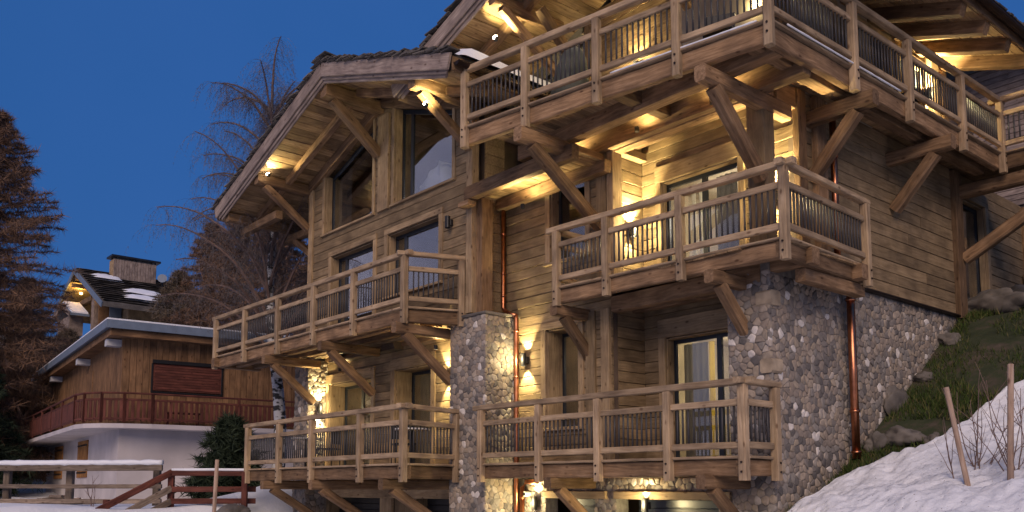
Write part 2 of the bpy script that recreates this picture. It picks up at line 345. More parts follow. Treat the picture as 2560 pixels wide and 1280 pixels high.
gm = mesh('ground', vs, fs, M['ground'], True); at = gm.attributes.new('turf', 'FLOAT', 'POINT'); at.data.foreach_set('value', turf)
tag(place('ground', gm, None), kind='structure')
# snow lying on the right-hand slope in front of the stone wall
def snow_edge(a):      # the turf shows above this b
    return float(np.interp(a, [-8, -7.1, -6.92, -6.54, -6.26, -5.86, -5.57, -5.36, -4.5, 4], [10.7, 11.5, 12.55, 12.95, 13.3, 13.8, 14.6, 15.1, 16.2, 19])) 
vs = []; fs = []; na, nb = 260, 230
for i in range(na):
    a = -7.25 + 9 * (i / (na - 1)) ** 1.25
    e = snow_edge(a) + .30 * noise.noise((a * 1.6, 0, 5)) + .12 * noise.noise((a * 6, 0, 8))
    for j in range(nb):
        b = 5 + (e - 5) * (j / (nb - 1)) ** .8; p = W(a, b, 0); g = hgt(p.x, p.y)
        t = (e - b); th = .15 * min(1, t / .25) ** .5 if t > 0 else 0
        lump = .14 * noise.noise((a * .9, b * .9, 2)) + .075 * noise.noise((a * 2.6, b * 2.6, 4)) + .04 * noise.noise((a * 7, b * 7, 6)) + .02 * noise.noise((a * 16, b * 16, 6))
        vs.append(W(a, b, g + th + (lump * min(1, t / .3) if t > 0 else 0) + (.10 * min(1, t / .3)) - (.05 if t < .02 else 0)))
fs = [(i * nb + j, (i + 1) * nb + j, (i + 1) * nb + j + 1, i * nb + j + 1) for i in range(na - 1) for j in range(nb - 1)]
tag(place('snow_cover', mesh('snow_cover', vs, fs, M['crust'], True), None), kind='structure')
# snowy mountain across the valley to the left, seen only in the window panes
vs = []; fs = []; n1, n2 = 90, 26
for i in range(n1):
    t = -.7 + 1.6 * i / (n1 - 1)
    for j in range(n2):
        r = 170 + 260 * j / (n2 - 1); z = (r - 170) * 1.15 * (1 - .30 * (j / (n2 - 1))) + 16 * noise.noise((t * 3, j * .22, 1)) * j / n2 + 5 * noise.noise((t * 14, j * .7, 2))
        vs.append((-r * math.cos(t * .9), r * math.sin(t * .9) - 60, z - 6))
fs = [(i * n2 + j, (i + 1) * n2 + j, (i + 1) * n2 + j + 1, i * n2 + j + 1) for i in range(n1 - 1) for j in range(n2 - 1)]
tag(place('mountain', mesh('mountain', vs, fs, M['snow'], True), None), kind='structure')

# ------------------------------------------------------------------ chalet: levels and planes (chalet frame, z from eye height)
Z1, Z2, Z3 = .43, 3.45, 6.30
AWL, AWR, BW = -19.95, -13.3, 10.4       # wing front wall
BL1 = 10.9                                # wing wall on the first level
BM, BB, ALG, AS = 11.2, 12.05, -10.4, -7.25
WA, WS = -16.6, .336                      # wing ridge and pitch
def wsof(a): return 8.80 - WS * abs(a - WA)
MA = -10.2
def msof(a): return 9.42 - WS * abs(a - MA)
chalet = thing('chalet', 'large timber and stone chalet with lit balconies and gabled shingle roofs', 'chalet', (-13, 12, -2.5))

def cut_rows(ax, z0, z1, h, marks):
    zs = [z0]
    marks = sorted(set([m for m in marks if z0 < m < z1] + [z1]))
    for m in marks:
        n = max(1, round((m - zs[-1]) / h)); a = zs[-1]
        for i in range(1, n + 1): zs.append(a + (m - a) * i / n + (random.uniform(-.012, .012) if i < n else 0))
    return zs
def wall(name, ax, c, s0, s1, z0, z1, ops=(), lim=None, bh=.19, mat='siding', split=3.4, stuff=False):
    """boarded wall: a backing sheet with openings plus one object per board"""
    mb = MB(); zs = cut_rows(ax, z0, z1, bh, [o[2] for o in ops] + [o[3] for o in ops]); rows = []
    for k in range(len(zs) - 1):
        za, zb = zs[k], zs[k + 1]; zm = (za + zb) / 2; l, r = s0, s1
        if lim: l2, r2 = lim(zm); l, r = max(l, l2), min(r, r2)
        segs = [(l, r)]
        for o in ops:
            if o[2] < zm < o[3]:
                ns = []
                for p, q in segs:
                    if o[0] <= p and o[1] >= q: continue
                    if o[1] <= p or o[0] >= q: ns.append((p, q)); continue
                    if o[0] > p: ns.append((p, o[0]))
                    if o[1] < q: ns.append((o[1], q))
                segs = ns
        for p, q in segs:
            if q - p > .03: rows.append((p, q, za, zb))
    for p, q, za, zb in rows:
        A = P3(ax, c, p, -.14, za); B = P3(ax, c, q, -.045, zb)
        mb.box(min(A.x, B.x), max(A.x, B.x), min(A.y, B.y), max(A.y, B.y), za, zb)
    root = mb.build(name, M['darkroom'], chalet)
    if stuff:             # boards beyond the 300 that show largest, joined into one part
        mb = MB()
        for p, q, za, zb in rows:
            A = P3(ax, c, p + .002, -.035, za); B = P3(ax, c, q - .002, random.uniform(-.004, .006), zb); mb.box(min(A.x, B.x), max(A.x, B.x), min(A.y, B.y), max(A.y, B.y), za + .004, zb - .005)
        mb.build('boards', M[mat], root)['kind'] = 'stuff'; return root
    for p, q, za, zb in rows:
        cuts = [p]
        while q - cuts[-1] > split * 1.4: cuts.append(cuts[-1] + random.uniform(.6, 1.2) * split)
        cuts.append(q)
        for i in range(len(cuts) - 1):
            o = random.uniform(-.004, .006)
            wbox(root, 'board', ax, c, cuts[i] + .002, cuts[i + 1] - .002, -.035, o, za + .004, zb - .005, mat, jit=0, ch=.006)
    return root

def window(ax, c, s0, s1, z0, z1, rec=.16, cas=.13, mull=(), top=None, sill=True, room=2.2, roommat='darkroom', light=0, curtains=(), fr=.055, topcas=None, casmat='trim', lc=(1, .78, .45)):
    """dark-framed window: s0..s1, z0..z1 is the opening; 'top' = function giving a sloping head"""
    tp = top or (lambda s: z1)
    mb = MB(); oo = -rec; d = P3(ax, 0, 0, -.05, 0) - P3(ax, 0, 0, 0, 0)
    def quad(sa, sb, za0, zb0, za1, zb1, o=oo, dd=d, M_=mb): M_.prism([P3(ax, c, sa, o, za0), P3(ax, c, sb, o, zb0), P3(ax, c, sb, o, zb1), P3(ax, c, sa, o, za1)], dd)
    quad(s0, s1, z0, z0, z0 + fr, z0 + fr)
    quad(s0, s1, tp(s0) - fr * 1.6, tp(s1) - fr * 1.6, tp(s0), tp(s1))
    for s in (s0, s1 - fr): quad(s, s + fr, z0 + fr, z0 + fr, tp(s) - fr * 1.6, tp(s + fr) - fr * 1.6)
    for m_ in mull: quad(m_ - fr * .9, m_ + fr * .9, z0 + fr, z0 + fr, tp(m_ - fr) - fr * 1.6, tp(m_ + fr) - fr * 1.6)
    win = mb.build('window', M['alu'], chalet)
    edges = [s0 + fr] + [x for m_ in mull for x in (m_ - fr * .9, m_ + fr * .9)] + [s1 - fr]
    for i in range(0, len(edges), 2):
        pm = MB(); sa, sb = edges[i], edges[i + 1]
        quad(sa, sb, z0 + fr, z0 + fr, tp(sa) - fr * 1.6, tp(sb) - fr * 1.6, oo - .02, d * .12, pm)
        pm.build('pane', M['glass'], win)
    # reveal and room behind
    rm = MB(); zt = max(tp(s0), tp(s1), tp((s0 + s1) / 2)) ; e = .0
    def rb(sa, sb, oa, ob, za, zb):
        A = P3(ax, c, sa, oa, za); B = P3(ax, c, sb, ob, zb); rm.box(min(A.x, B.x), max(A.x, B.x), min(A.y, B.y), max(A.y, B.y), za, zb)
    oI = oo - .06; oE = oI - room; zf = z0 + (0 if sill else .37)
    rb(s0 - .5, s1 + .5, oE, oE - .05, zf - .4, zt + .15); rb(s0 - .5, s0 - .45, oI, oE, zf - .4, zt + .15); rb(s1 + .45, s1 + .5, oI, oE, zf - .4, zt + .15)
    rb(s0 - .5, s1 + .5, oI, oE, zf - .45, zf - .4); rb(s0 - .5, s1 + .5, oI, oE, zt + .15, zt + .2)
    rb(s0 - .5, s0 - .006, oI + .02, oI, zf - .4, zt + .15); rb(s1 + .006, s1 + .5, oI + .02, oI, zf - .4, zt + .15)
    rm.build('room', M[roommat], win)
    # casing boards (pieces of larch round the opening) and reveal linings
    tc_ = topcas or cas
    for s, sg in ((s0, -1), (s1, 1)):
        wbox(win, 'casing', ax, c, s, s + sg * cas, -.03, .03, z0 - .02, tp(s) , casmat)
        wbox(win, 'lining', ax, c, s - (.012 if sg > 0 else -.012), s + (.012 if sg > 0 else -.012), -rec + .005, -.031, z0, tp(s) - .01, casmat, jit=0)
    if top is None: wbox(win, 'casing', ax, c, s0 - cas, s1 + cas, -.03, .034, z1 + .002, z1 + tc_, casmat)
    if top is None: wbox(win, 'lining', ax, c, s0 + .03, s1 - .03, -rec + .005, -.031, z1 - .025, z1 - .001, casmat, jit=0)
    if sill: wbox(win, 'sill', ax, c, s0 - cas - .02, s1 + cas + .02, -.03, .065, z0 - .075, z0 - .022, casmat)
    for (ca, cb, mt) in curtains:
        cm = MB(); n = max(6, int((cb - ca) / .035)); vs = []
        for i in range(n + 1):
            s = ca + (cb - ca) * i / n; ow = oo - .16 - .03 * math.sin(i * 1.9) - .012 * math.sin(i * .7)
            for z in (z0 + .01, tp(s) - fr * 1.7): vs.append(P3(ax, c, s, ow, z))
        off = OFF[win]; fs = [(2 * i, 2 * i + 2, 2 * i + 3, 2 * i + 1) for i in range(n)]
        o = place('curtain', mesh('curtain', [v - off for v in vs], fs, M[mt], True), win)
    if light:
        l = bpy.data.lights.new('room_light', 'POINT'); l.energy = light * 5; l.color = lc; l.shadow_soft_size = .15
        lo = bpy.data.objects.new('room_light', l); COL.objects.link(lo)
        lo.location = W(*P3(ax, c, (s0 + s1) / 2, oo - min(room * .55, 1.2), zt - .35))
    return win

# ---- balconies -----------------------------------------------------------
bal_mesh = {}
def bal(L):
    k = round(L, 2)
    if k not in bal_mesh:
        mb = MB(); mb.tube([(-L / 2, 0, 0), (L / 2, 0, 0)], .0155, 6); bal_mesh[k] = mesh('baluster', mb.v, mb.f, M['metal'], True)
    return bal_mesh[k]
def balcony(name, path, z, posts, plow=-.34, bh=.24, deckin=None, ends=(0, 0), rise=1.03, beam_in=.10, bsp=.095, merge=()):
    """path: list of (a,b) corners, posts: for every stretch a list of fractions; deckin: deck polygon"""
    mb = MB(); mb.prism([(p[0], p[1], z - .035) for p in deckin], (0, 0, .033))
    root = mb.build(name, M['beam'], chalet)
    done = set(); merged = MB()
    for k in range(len(path) - 1):
        p, q = Vector((*path[k], 0)), Vector((*path[k + 1], 0)); d = (q - p).normalized(); L = (q - p).length
        nrm = Vector((d.y, -d.x, 0))   # outward for a path running left to right along the front
        pt = lambda s, o, zz: p + d * s + nrm * o + Vector((0, 0, z + zz))
        e0 = .22 if k == 0 else .16; e1 = .22 if k == len(path) - 2 else .16
        timber(root, 'top_rail', pt(-e0 if k == 0 else -.17, -.01 if k == 0 or k % 2 == 0 else .01, rise - .005 - .0 * k), pt(L + (.17 if k < len(path) - 2 else .12), 0, rise - .005), .125, .095 if k % 2 == 0 else .085, 'rail', jit=.035)
        timber(root, 'edge_beam', pt(.02, -beam_in, -.04 - bh / 2), pt(L - .02, -beam_in, -.04 - bh / 2), .13, bh, 'beam', jit=.06, ch=.02)
        timber(root, 'deck_edge', pt(-.05, -.02, -.018), pt(L + .05, -.02, -.018), .10, .04, 'rail', jit=.10)
        ps = [f * L for f in posts[k]]
        for s in ps:
            key = (round(pt(s, 0, 0).x, 1), round(pt(s, 0, 0).y, 1))
            if key in done: continue
            done.add(key)
            big = .125
            po = timber(root, 'post', pt(s, .02, plow), pt(s, .02, rise - .055), big, big, 'rail', jit=.025, ch=.015, up=d)
            for bz in (-.09, -.22):
                bm = MB(); c0 = pt(s, .085, bz); bm.tube([c0, c0 + nrm * .014], .016, 7); bm.build('bolt', M['gutter'], root)
        for i in range(len(ps) - 1):
            s0_, s1_ = ps[i] + .062, ps[i + 1] - .062
            timber(root, 'rail', pt(s0_, 0, .735), pt(s1_, 0, .735), .075, .095, 'rail', jit=.03)
            timber(root, 'rail', pt(s0_, 0, .145), pt(s1_, 0, .145), .075, .095, 'rail', jit=.03)
            n = max(2, round((s1_ - s0_) / bsp)); me = bal(.50)
            if k in merge:        # beyond the 300 that show largest: one joined part
                mj = merged
                for j in range(1, n):
                    c0 = pt(s0_ + (s1_ - s0_) * j / n, 0, .44); mj.tube([c0 - Vector((0, 0, .25)), c0 + Vector((0, 0, .25))], .0155, 6)
                continue
            for j in range(1, n):
                c0 = pt(s0_ + (s1_ - s0_) * j / n, 0, .44); o = place('baluster', me, root, c0 - OFF[root], Quaternion((0, 1, 0), math.pi / 2))
    if merged.v: merged.build('balusters', M['metal'], root, True)['kind'] = 'stuff'
    return root
def soffit_boards(parent, a0, a1, b0, b1, z, along='b', wd=.16, th=.03, mat='soffit', cl=None):
    s, e = (a0, a1) if along == 'b' else (b0, b1); n = max(1, int((e - s) / wd))
    for i in range(n):
        x0 = s + (e - s) * i / n; x1 = s + (e - s) * (i + 1) / n - .006; dz = random.uniform(-.004, .004)
        if along == 'b': bx(parent, 'soffit_board', x0, x1, (cl((x0 + x1) / 2) if cl else b0), b1, z - th + dz, z + dz, mat, jit=0, ch=.006)
        else: bx(parent, 'soffit_board', a0, a1, x0, x1, z - th + dz, z + dz, mat, jit=0, ch=.006)
def bracket(root, a, b0, b1, z, drop=.95, ext=.02, w=.17, h=.20, mat='beam', foot=None):
    """front-facing knee bracket: arm at height z from b0 (outer end) to the wall b1, brace down to the wall"""
    timber(root, 'bracket_arm', (a, b0 - .13, z), (a, b1 + .1, z), w, h, mat, jit=.03, ch=.025)
    timber(root, 'brace', (a, b0 + .12, z - h * .45), (a, b1 - .03, z - drop), w * .95, h * .85, mat, jit=.03, ch=.02)

bal_l1l = balcony('first_floor_balcony', [(-20.1, 8.98), (-13.33, 8.88), (-13.72, 10.32)], Z1, [[0, .25, .48, .775, 1], [0, 1]], deckin=[(-20.1, 9.0), (-13.35, 8.9), (-13.72, 10.34), (-13.95, 10.9), (-20.1, 10.9)])
for a in (-19.05, -16.75, -14.05): bracket(bal_l1l, a, 8.98, 10.9 if a > -19 else 10.9, Z1 - .38, drop=1.15)
for b in (9.5, 10.4): bx(bal_l1l, 'joist', -19.9, -14.0, b - .08, b + .08, Z1 - .27, Z1 - .06)
soffit_boards(bal_l1l, -20.0, -14.0, 9.1, 10.85, Z1 - .036, 'b', wd=.5)
bal_l1r = balcony('first_floor_balcony', [(-12.75, 10.2), (-7.12, 10.28), (-7.13, 11.02)], Z1, [[0, .275, .52, .77, 1], [0, 1]], deckin=[(-12.75, 10.2), (-7.13, 10.28), (-7.13, 11.15), (-7.9, 11.18), (-7.9, 12.0), (-10.4, 12.0), (-10.4, 11.2), (-12.7, 11.2)])
for a in (-10.9, -7.75): bracket(bal_l1r, a, 10.25, 11.3, Z1 - .36, drop=.8)
soffit_boards(bal_l1r, -12.6, -7.3, 10.35, 11.15, Z1 - .036, 'b', wd=.5)
bal_l2l = balcony('second_floor_balcony', [(-22.8, 9.2), (-14.02, 9.32), (-13.62, 10.36)], Z2, [[0, .20, .405, .60, .79, 1], [0, 1]], deckin=[(-22.8, 9.2), (-14.05, 9.32), (-13.62, 10.36), (-22.8, 10.4)], bh=.26, merge=(0, 1))
for a in (-19.75, -17.0, -14.1): bracket(bal_l2l, a, 9.25, 10.5, Z2 - .42, drop=.95)
for b in (9.75, 10.25): bx(bal_l2l, 'joist', -22.6, -14.2, b - .08, b + .08, Z2 - .27, Z2 - .07)
bx(bal_l2l, 'joist', -22.85, -22.65, 9.1, 10.4, Z2 - .30, Z2 - .06)
soffit_boards(bal_l2l, -22.7, -14.1, 9.35, 10.38, Z2 - .036, 'b', wd=.28)
soffit_boards(bal_l2l, -19.9, -13.4, 10.42, 10.86, Z2 - .2, 'a', wd=.3)
bal_l2r = balcony('second_floor_balcony', [(-10.95, 10.42), (-6.6, 10.62), (-6.72, 13.05)], Z2, [[0, .26, .60, 1], [0, 1]], deckin=[(-10.95, 10.42), (-6.62, 10.62), (-6.72, 13.05), (-7.2, 13.05), (-7.3, 12.0), (-10.4, 12.0), (-10.4, 11.2), (-10.95, 11.2)], bh=.24)
for a in (-11.0, -7.72): bracket(bal_l2r, a, 10.5, 11.3, Z2 - .40, drop=.75)
for b in (11.35, 12.75): bx(bal_l2r, 'joist', -7.4, -6.58, b - .1, b + .1, Z2 - .28, Z2 - .05)
bx(bal_l2r, 'joist', -6.95, -6.78, 11.4, 13.1, Z2 - .48, Z2 - .29)
soffit_boards(bal_l2r, -10.85, -7.3, 10.55, 11.15, Z2 - .036, 'b', wd=.2)
soffit_boards(bal_l2r, -7.22, -6.66, 10.8, 13.0, Z2 - .036, 'a', wd=.2)
bx(bal_l2r, 'side_rail', -11.0, -10.9, 10.5, 11.15, Z2 + .93, Z2 + 1.03, 'rail')
bx(bal_l2r, 'side_rail', -11.0, -10.92, 10.5, 11.15, Z2 + .10, Z2 + .19, 'rail')
bx(bal_l2r, 'side_rail', -11.0, -10.92, 10.5, 11.15, Z2 + .69, Z2 + .78, 'rail')
fl3 = lambda a: 9.15 + (a + 11.9) * .164
bal_l3 = balcony('third_floor_balcony', [(-11.92, 9.14), (-6.38, 10.04), (-6.30, 17.6), (-3.2, 17.6)], Z3, [[0, .245, .50, .75, 1], [0, .285, .515, .775, 1], [0, .5, 1]], plow=-.40, bh=.28, merge=(1, 2),
                 deckin=[(-11.92, 9.14), (-6.38, 10.04), (-6.30, 17.6), (-3.2, 17.6), (-3.2, 19), (-7.3, 19), (-7.3, 11.2), (-11.92, 11.2)])
for a, dr in ((-10.6, 1.0), (-7.32, .95)):
    b0 = fl3(a); timber(bal_l3, 'bracket_arm', (a, b0 - .16, Z3 - .52), (a, 11.9 if a > -8 else 11.2, Z3 - .52), .2, .24, 'beam', ch=.03)
    timber(bal_l3, 'brace', (a, b0 + .14, Z3 - .64), (a, 11.15 if a < -8 else 11.18, Z3 - 1.72), .19, .2, 'beam', ch=.03)
for b, zb, zt in ((10.45, -.34, -.06), (11.15, -.40, -.06)): bx(bal_l3, 'joist', -11.9, -6.5, b - .11, b + .11, Z3 + zb, Z3 + zt)
for a in (-9.0, -6.75): bx(bal_l3, 'joist', a - .1, a + .1, fl3(a) + .2, 11.1, Z3 - .27, Z3 - .06, 'beam')
for b in (12.4, 15.05):
    timber(bal_l3, 'bracket_arm', (-6.12, b, Z3 - .5), (-7.3, b, Z3 - .5), .2, .24, 'beam', ch=.03)
    timber(bal_l3, 'brace', (-6.42, b, Z3 - .62), (-7.2, b + .05, Z3 - 1.42), .19, .2, 'beam', ch=.03)
timber(bal_l3, 'bracket_arm', (-3.2, 17.85, Z3 - .5), (-7.3, 17.85, Z3 - .5), .22, .26, 'beam', ch=.03)
timber(bal_l3, 'brace', (-4.9, 17.85, Z3 - .60), (-7.15, 17.85, Z3 - 1.85), .2, .22, 'beam', ch=.03)
bx(bal_l3, 'joist', -6.82, -6.62, 11.3, 17.6, Z3 - .32, Z3 - .06)
soffit_boards(bal_l3, -11.8, -6.5, 9.4, 11.15, Z3 - .038, 'b', wd=.15, cl=lambda a: fl3(a) + .2)
soffit_boards(bal_l3, -7.2, -6.42, 11.25, 17.6, Z3 - .038, 'a', wd=.2)
for p, q in (((-8.9, fl3(-8.9) - .03), (-6.55, fl3(-6.55) - .03)), ((-6.33, 10.4), (-6.30, 13.6))):
    mb = MB(); P_, Q_ = Vector((*p, Z3 + .012)), Vector((*q, Z3 + .012)); mb.tube([P_.lerp(Q_, i / 24) for i in range(25)], [.012 + .014 * abs(noise.noise((i * .5, p[0], 0))) for i in range(25)], 6); mb.build('snow_strip', M['snow'], bal_l3, True)
# low soffit between the wing and the main front, under the top balcony
low = bx(chalet, 'low_canopy_beam', -13.28, -10.3, 10.15, 10.32, Z3 - .78, Z3 - .52, 'beam')
bx(low, 'canopy_beam', -13.28, -10.3, 10.95, 11.12, Z3 - .82, Z3 - .6, 'beam')
soffit_boards(low, -13.25, -10.4, 10.3, 11.1, Z3 - .56, 'b', wd=.15)
bx(low, 'canopy_bracket', -13.42, -13.1, 10.12, 10.3, Z3 - .9, Z3 - .8, 'beam')

# ---- wing walls (second level and gable) -----------------------------------
def wtop(off): return lambda s: wsof(s) - off
wl = lambda z: (WA - (8.80 - z) / WS, WA + (8.80 - z) / WS)
UL, UR = (-19.25, -17.02), (-16.12, -13.98)
LL, LR = (-18.85, -16.94), (-16.34, -14.42)
wall('wing_wall', 'F', BW, AWL + .14, AWR - .16, Z2 - .28, 8.62, [(UL[0], UL[1], 6.22, 9), (UR[0], UR[1], 6.22, 9), (LL[0], LL[1], 3.50, 5.56), (LR[0], LR[1], 4.18, 5.56)], lim=wl, bh=.2)
window('F', BW, UL[0], UL[1], 6.22, 0, top=wtop(.22), rec=.20, cas=.10, curtains=[(-19.2, -18.6, 'dimcurtain')], room=3)
wur = window('F', BW, UR[0], UR[1], 6.22, 0, top=wtop(.22), rec=.20, cas=.10, mull=(-15.74,), room=3)
window('F', BW, LL[0], LL[1], 3.50, 5.56, rec=.20, cas=.13, mull=(-18.5,))
window('F', BW, LR[0], LR[1], 4.18, 5.56, rec=.20, cas=.13, mull=(-15.95,))
wmain = chalet
bx(wmain, 'corner_post', AWL - .06, AWL + .14, BW - .05, BW + .3, Z2 - .2, wsof(AWL) - .1, 'trim')
bx(wmain, 'corner_post', AWR - .16, AWR + .03, BW - .06, BW + .12, Z2 - .1, wsof(AWR) - .1, 'trim')
bx(wmain, 'corner_post', AWR + .0, AWR + .2, BW + .06, BW + .34, Z2 - .1, 5.6, 'beam')
bx(wmain, 'ridge_post', WA - .13, WA + .30, BW - .07, BW + .0, 6.15, 8.35, 'trim')
wall('wing_side_wall', 'S', AWR + .0, BW + .3, BM, Z2 - .2, 7.6, bh=.2, stuff=True)
# header timber following the roof slope on the gable wall
for s0, s1 in ((AWL - .1, WA), (AWR + .1, WA)):
    timber(wmain, 'sloping_header', (s0, BW - .02, wsof(s0) - .12), (s1, BW - .02, wsof(s1) - .12), .16, .24, 'beam')
# ---- wing roof ---------------------------------------------------------------
def roof(name, A, zs, b0, b1, eL, eR, label, th=.34, board=.2, rafters=(), fasc=True, cut=None, shing=46, onlyR=False):
    mb = MB()
    def slab(e, t0, t1, y0, y1):
        mb.prism([(A, y0, zs + t0), (e, y0, zs - WS * abs(e - A) + t0), (e, y0, zs - WS * abs(e - A) + t1), (A, y0, zs + t1)], (0, y1 - y0, 0))
    slab(eL, .035, th, b0 + .16, b1); slab(eR, .035, th, b0 + .16, b1)
    root = mb.build(name, M['shingle'], chalet); root['label'] = label
    for e in (eL, eR):
        sg = 1 if e > A else -1; L = abs(e - A)
        for (o0, o1, t0, t1) in ((0, .05, .02, th - .02), (.05, .09, -.05, .12), (.09, .14, -.11, .04)):
            mid = (t0 + t1) / 2
            timber(root, 'barge_board', (A, b0 + (o0 + o1) / 2, zs + mid), (e - sg * (o0 * 2.2), b0 + (o0 + o1) / 2, zs - WS * (L - o0 * 2.2) + mid), o1 - o0 - .004, (t1 - t0), 'barge', jit=.01)
        # soffit boards run parallel to the ridge
        n = int(L / board)
        for i in range(n):
            x0 = L * i / n; x1 = L * (i + 1) / n - .008; a0, a1 = A + sg * x0, A + sg * x1
            z0_, z1_ = zs - WS * x0, zs - WS * x1; yb = random.uniform(-.003, .005)
            c0 = Vector(((a0 + a1) / 2, b0 + .15, (z0_ + z1_) / 2 + .018 + yb)); c1 = c0.copy(); c1.y = b0 + 2.3
            nrm = Vector((sg * WS, 0, 1)).normalized()
            timber(root, 'soffit_board', c0, c1, math.hypot(x1 - x0, z1_ - z0_), .03, 'soffit', jit=0, ch=.005, up=nrm)
        for rb, rw in rafters:
            timber(root, 'rafter', (A, rb, zs - .085), (e - sg * .15, rb, zs - WS * (L - .15) - .085), rw, .17, 'beam')
        # shingles along the verge, three courses thick
        n = shing
        for i in range(n):
            x = L * (i + random.uniform(.2, .8)) / n; t = th + random.uniform(-.01, .06)
            a_ = A + sg * x; zz = zs - WS * x + t
            ln = random.uniform(.28, .42); dz = random.uniform(.03, .09)
            timber(root, 'shingle', (a_ - sg * ln / 2, b0 + random.uniform(.02, .10), zz + WS * ln / 2 - dz * .3), (a_ + sg * ln / 2, b0 + random.uniform(.0, .08), zz - WS * ln / 2 + dz * .6), random.uniform(.16, .26), .028, 'shingle', jit=.05, seg=1, ch=.004, up=(0, 0, 1))
    return root
wroof = roof('wing_roof', WA, 8.80, 8.78, 13.5, -22.15, -11.95, 'low-pitched shingle roof over the left wing with snow on it', rafters=((9.75, .16),))
# ridge cap shingles, eave board, gutter, purlins
for i in range(5): timber(wroof, 'shingle', (WA - .2 + .07 * i, 8.80, 9.16 + .008 * i), (WA + .12 + .06 * i, 8.82, 9.18 + .006 * i), .3, .03, 'shingle', jit=.05, seg=1)
def purlin(root, a, b0, b1, ztop, w=.24, h=.28, brace=None, foot=0):
    timber(root, 'purlin', (a, b0, ztop - h / 2), (a, b1, ztop - h / 2), w, h, 'beam', ch=.03)
    if brace: timber(root, 'brace', (a, b0 + .22, ztop - h), (a, brace, ztop - h - foot), w * .8, w * .8, 'beam', ch=.02)
purlin(wroof, WA - .12, 8.93, BW, 8.74, .26, .30, BW - .05, .95)
purlin(wroof, -20.05, 8.95, BW + 1, wsof(-20.05) + .0, .22, .26, BW - .05, .85)
purlin(wroof, -13.35, 8.95, BW, wsof(-13.35) + .0, .22, .26, BW - .05, .8)
purlin(wroof, -21.75, 8.95, BW + 2, wsof(-21.75) + .0, .20, .24)
for b in (9.3, 10.55):
    timber(wroof, 'outrigger', (-21.95, b + .2, wsof(-21.9) - .34), (-19.9, b + .2, wsof(-21.9) - .34), .18, .2, 'beam')
timber(wroof, 'brace', (-21.5, 10.75, wsof(-21.9) - .42), (-19.95, 10.75, wsof(-21.9) - 1.35), .16, .16, 'beam')
timber(wroof, 'eave_board', (-22.17, 8.85, wsof(-22.15) + .15), (-22.17, 13.5, wsof(-22.15) + .15), .04, .3, 'barge')
timber(wroof, 'eave_board', (-11.93, 8.85, wsof(-11.95) + .14), (-11.93, 12.5, wsof(-11.95) + .14), .04, .26, 'beam')
def gutter(root, p0, p1, r=.075, mat='gutter'):
    p0, p1 = V3(p0), V3(p1); mb = MB(); d = (p1 - p0).normalized(); u = Vector((-d.y, d.x, 0)).normalized(); n = len(mb.v); S = 9
    for p in (p0, p1):
        for rr in (r, r - .008):
            for k in range(S):
                t = math.pi * k / (S - 1); mb.v.append(p + u * (rr * math.cos(t)) - Vector((0, 0, rr * math.sin(t))))
    for k in range(S - 1):
        mb.f.append((k, k + 1, 2 * S + k + 1, 2 * S + k)); mb.f.append((S + k, 3 * S + k, 3 * S + k + 1, S + k + 1)); mb.f.append((k, S + k, S + k + 1, k + 1))
    mb.tube([p0 + u * r, p1 + u * r], .009, 5); mb.tube([p0 - u * r, p1 - u * r], .009, 5)
    mb.f.append(tuple(range(S))) 
    return mb.build('gutter', M[mat], root)
gutter(wroof, (-11.83, 8.86, wsof(-11.95) + .14), (-11.83, 12.5, wsof(-11.95) + .14))
gutter(wroof, (-22.27, 8.9, wsof(-22.15) + .16), (-22.27, 13.5, wsof(-22.15) + .16))
# snow on the wing roof
def roof_snow(root, A, zs, b0, b1, e, th, seed, n=60, m_=26, inset=.12, t0=.34):
    vs = []; sg = 1 if e > A else -1; L = abs(e - A)
    for i in range(n + 1):
        for j in range(m_ + 1):
            x = L * i / n; y = b0 + inset + (b1 - b0 - inset) * j / m_
            edge = min(1, (i) / 2 + (.6 if sg > 0 else .6)) * min(1, (n - i) / 1.5) * min(1, j / 1.5)
            ee = .10 * noise.noise((x * .9, seed, 2)) + .06 * noise.noise((x * 3.3, seed, 7))
            if j == 0: y += ee
            t = th * edge * (1 + .5 * noise.noise((x * .7, y * .7, seed)))
            vs.append(Vector((A + sg * x, y, zs - WS * x + t0 + .01 + max(t, 0))) - OFF[root])
    fs = []
    for i in range(n):
        for j in range(m_):
            q = (i * (m_ + 1) + j, (i + 1) * (m_ + 1) + j, (i + 1) * (m_ + 1) + j + 1, i * (m_ + 1) + j + 1); fs.append(q if sg > 0 else q[::-1])
    return place('roof_snow', mesh('roof_snow', vs, fs, M['snow'], True), root)
roof_snow(wroof, WA, 8.80, 8.78, 13.5, -22.15, .24, 3, inset=.16)
roof_snow(wroof, WA, 8.80, 8.78, 12.5, -11.80, .17, 5, inset=.25)

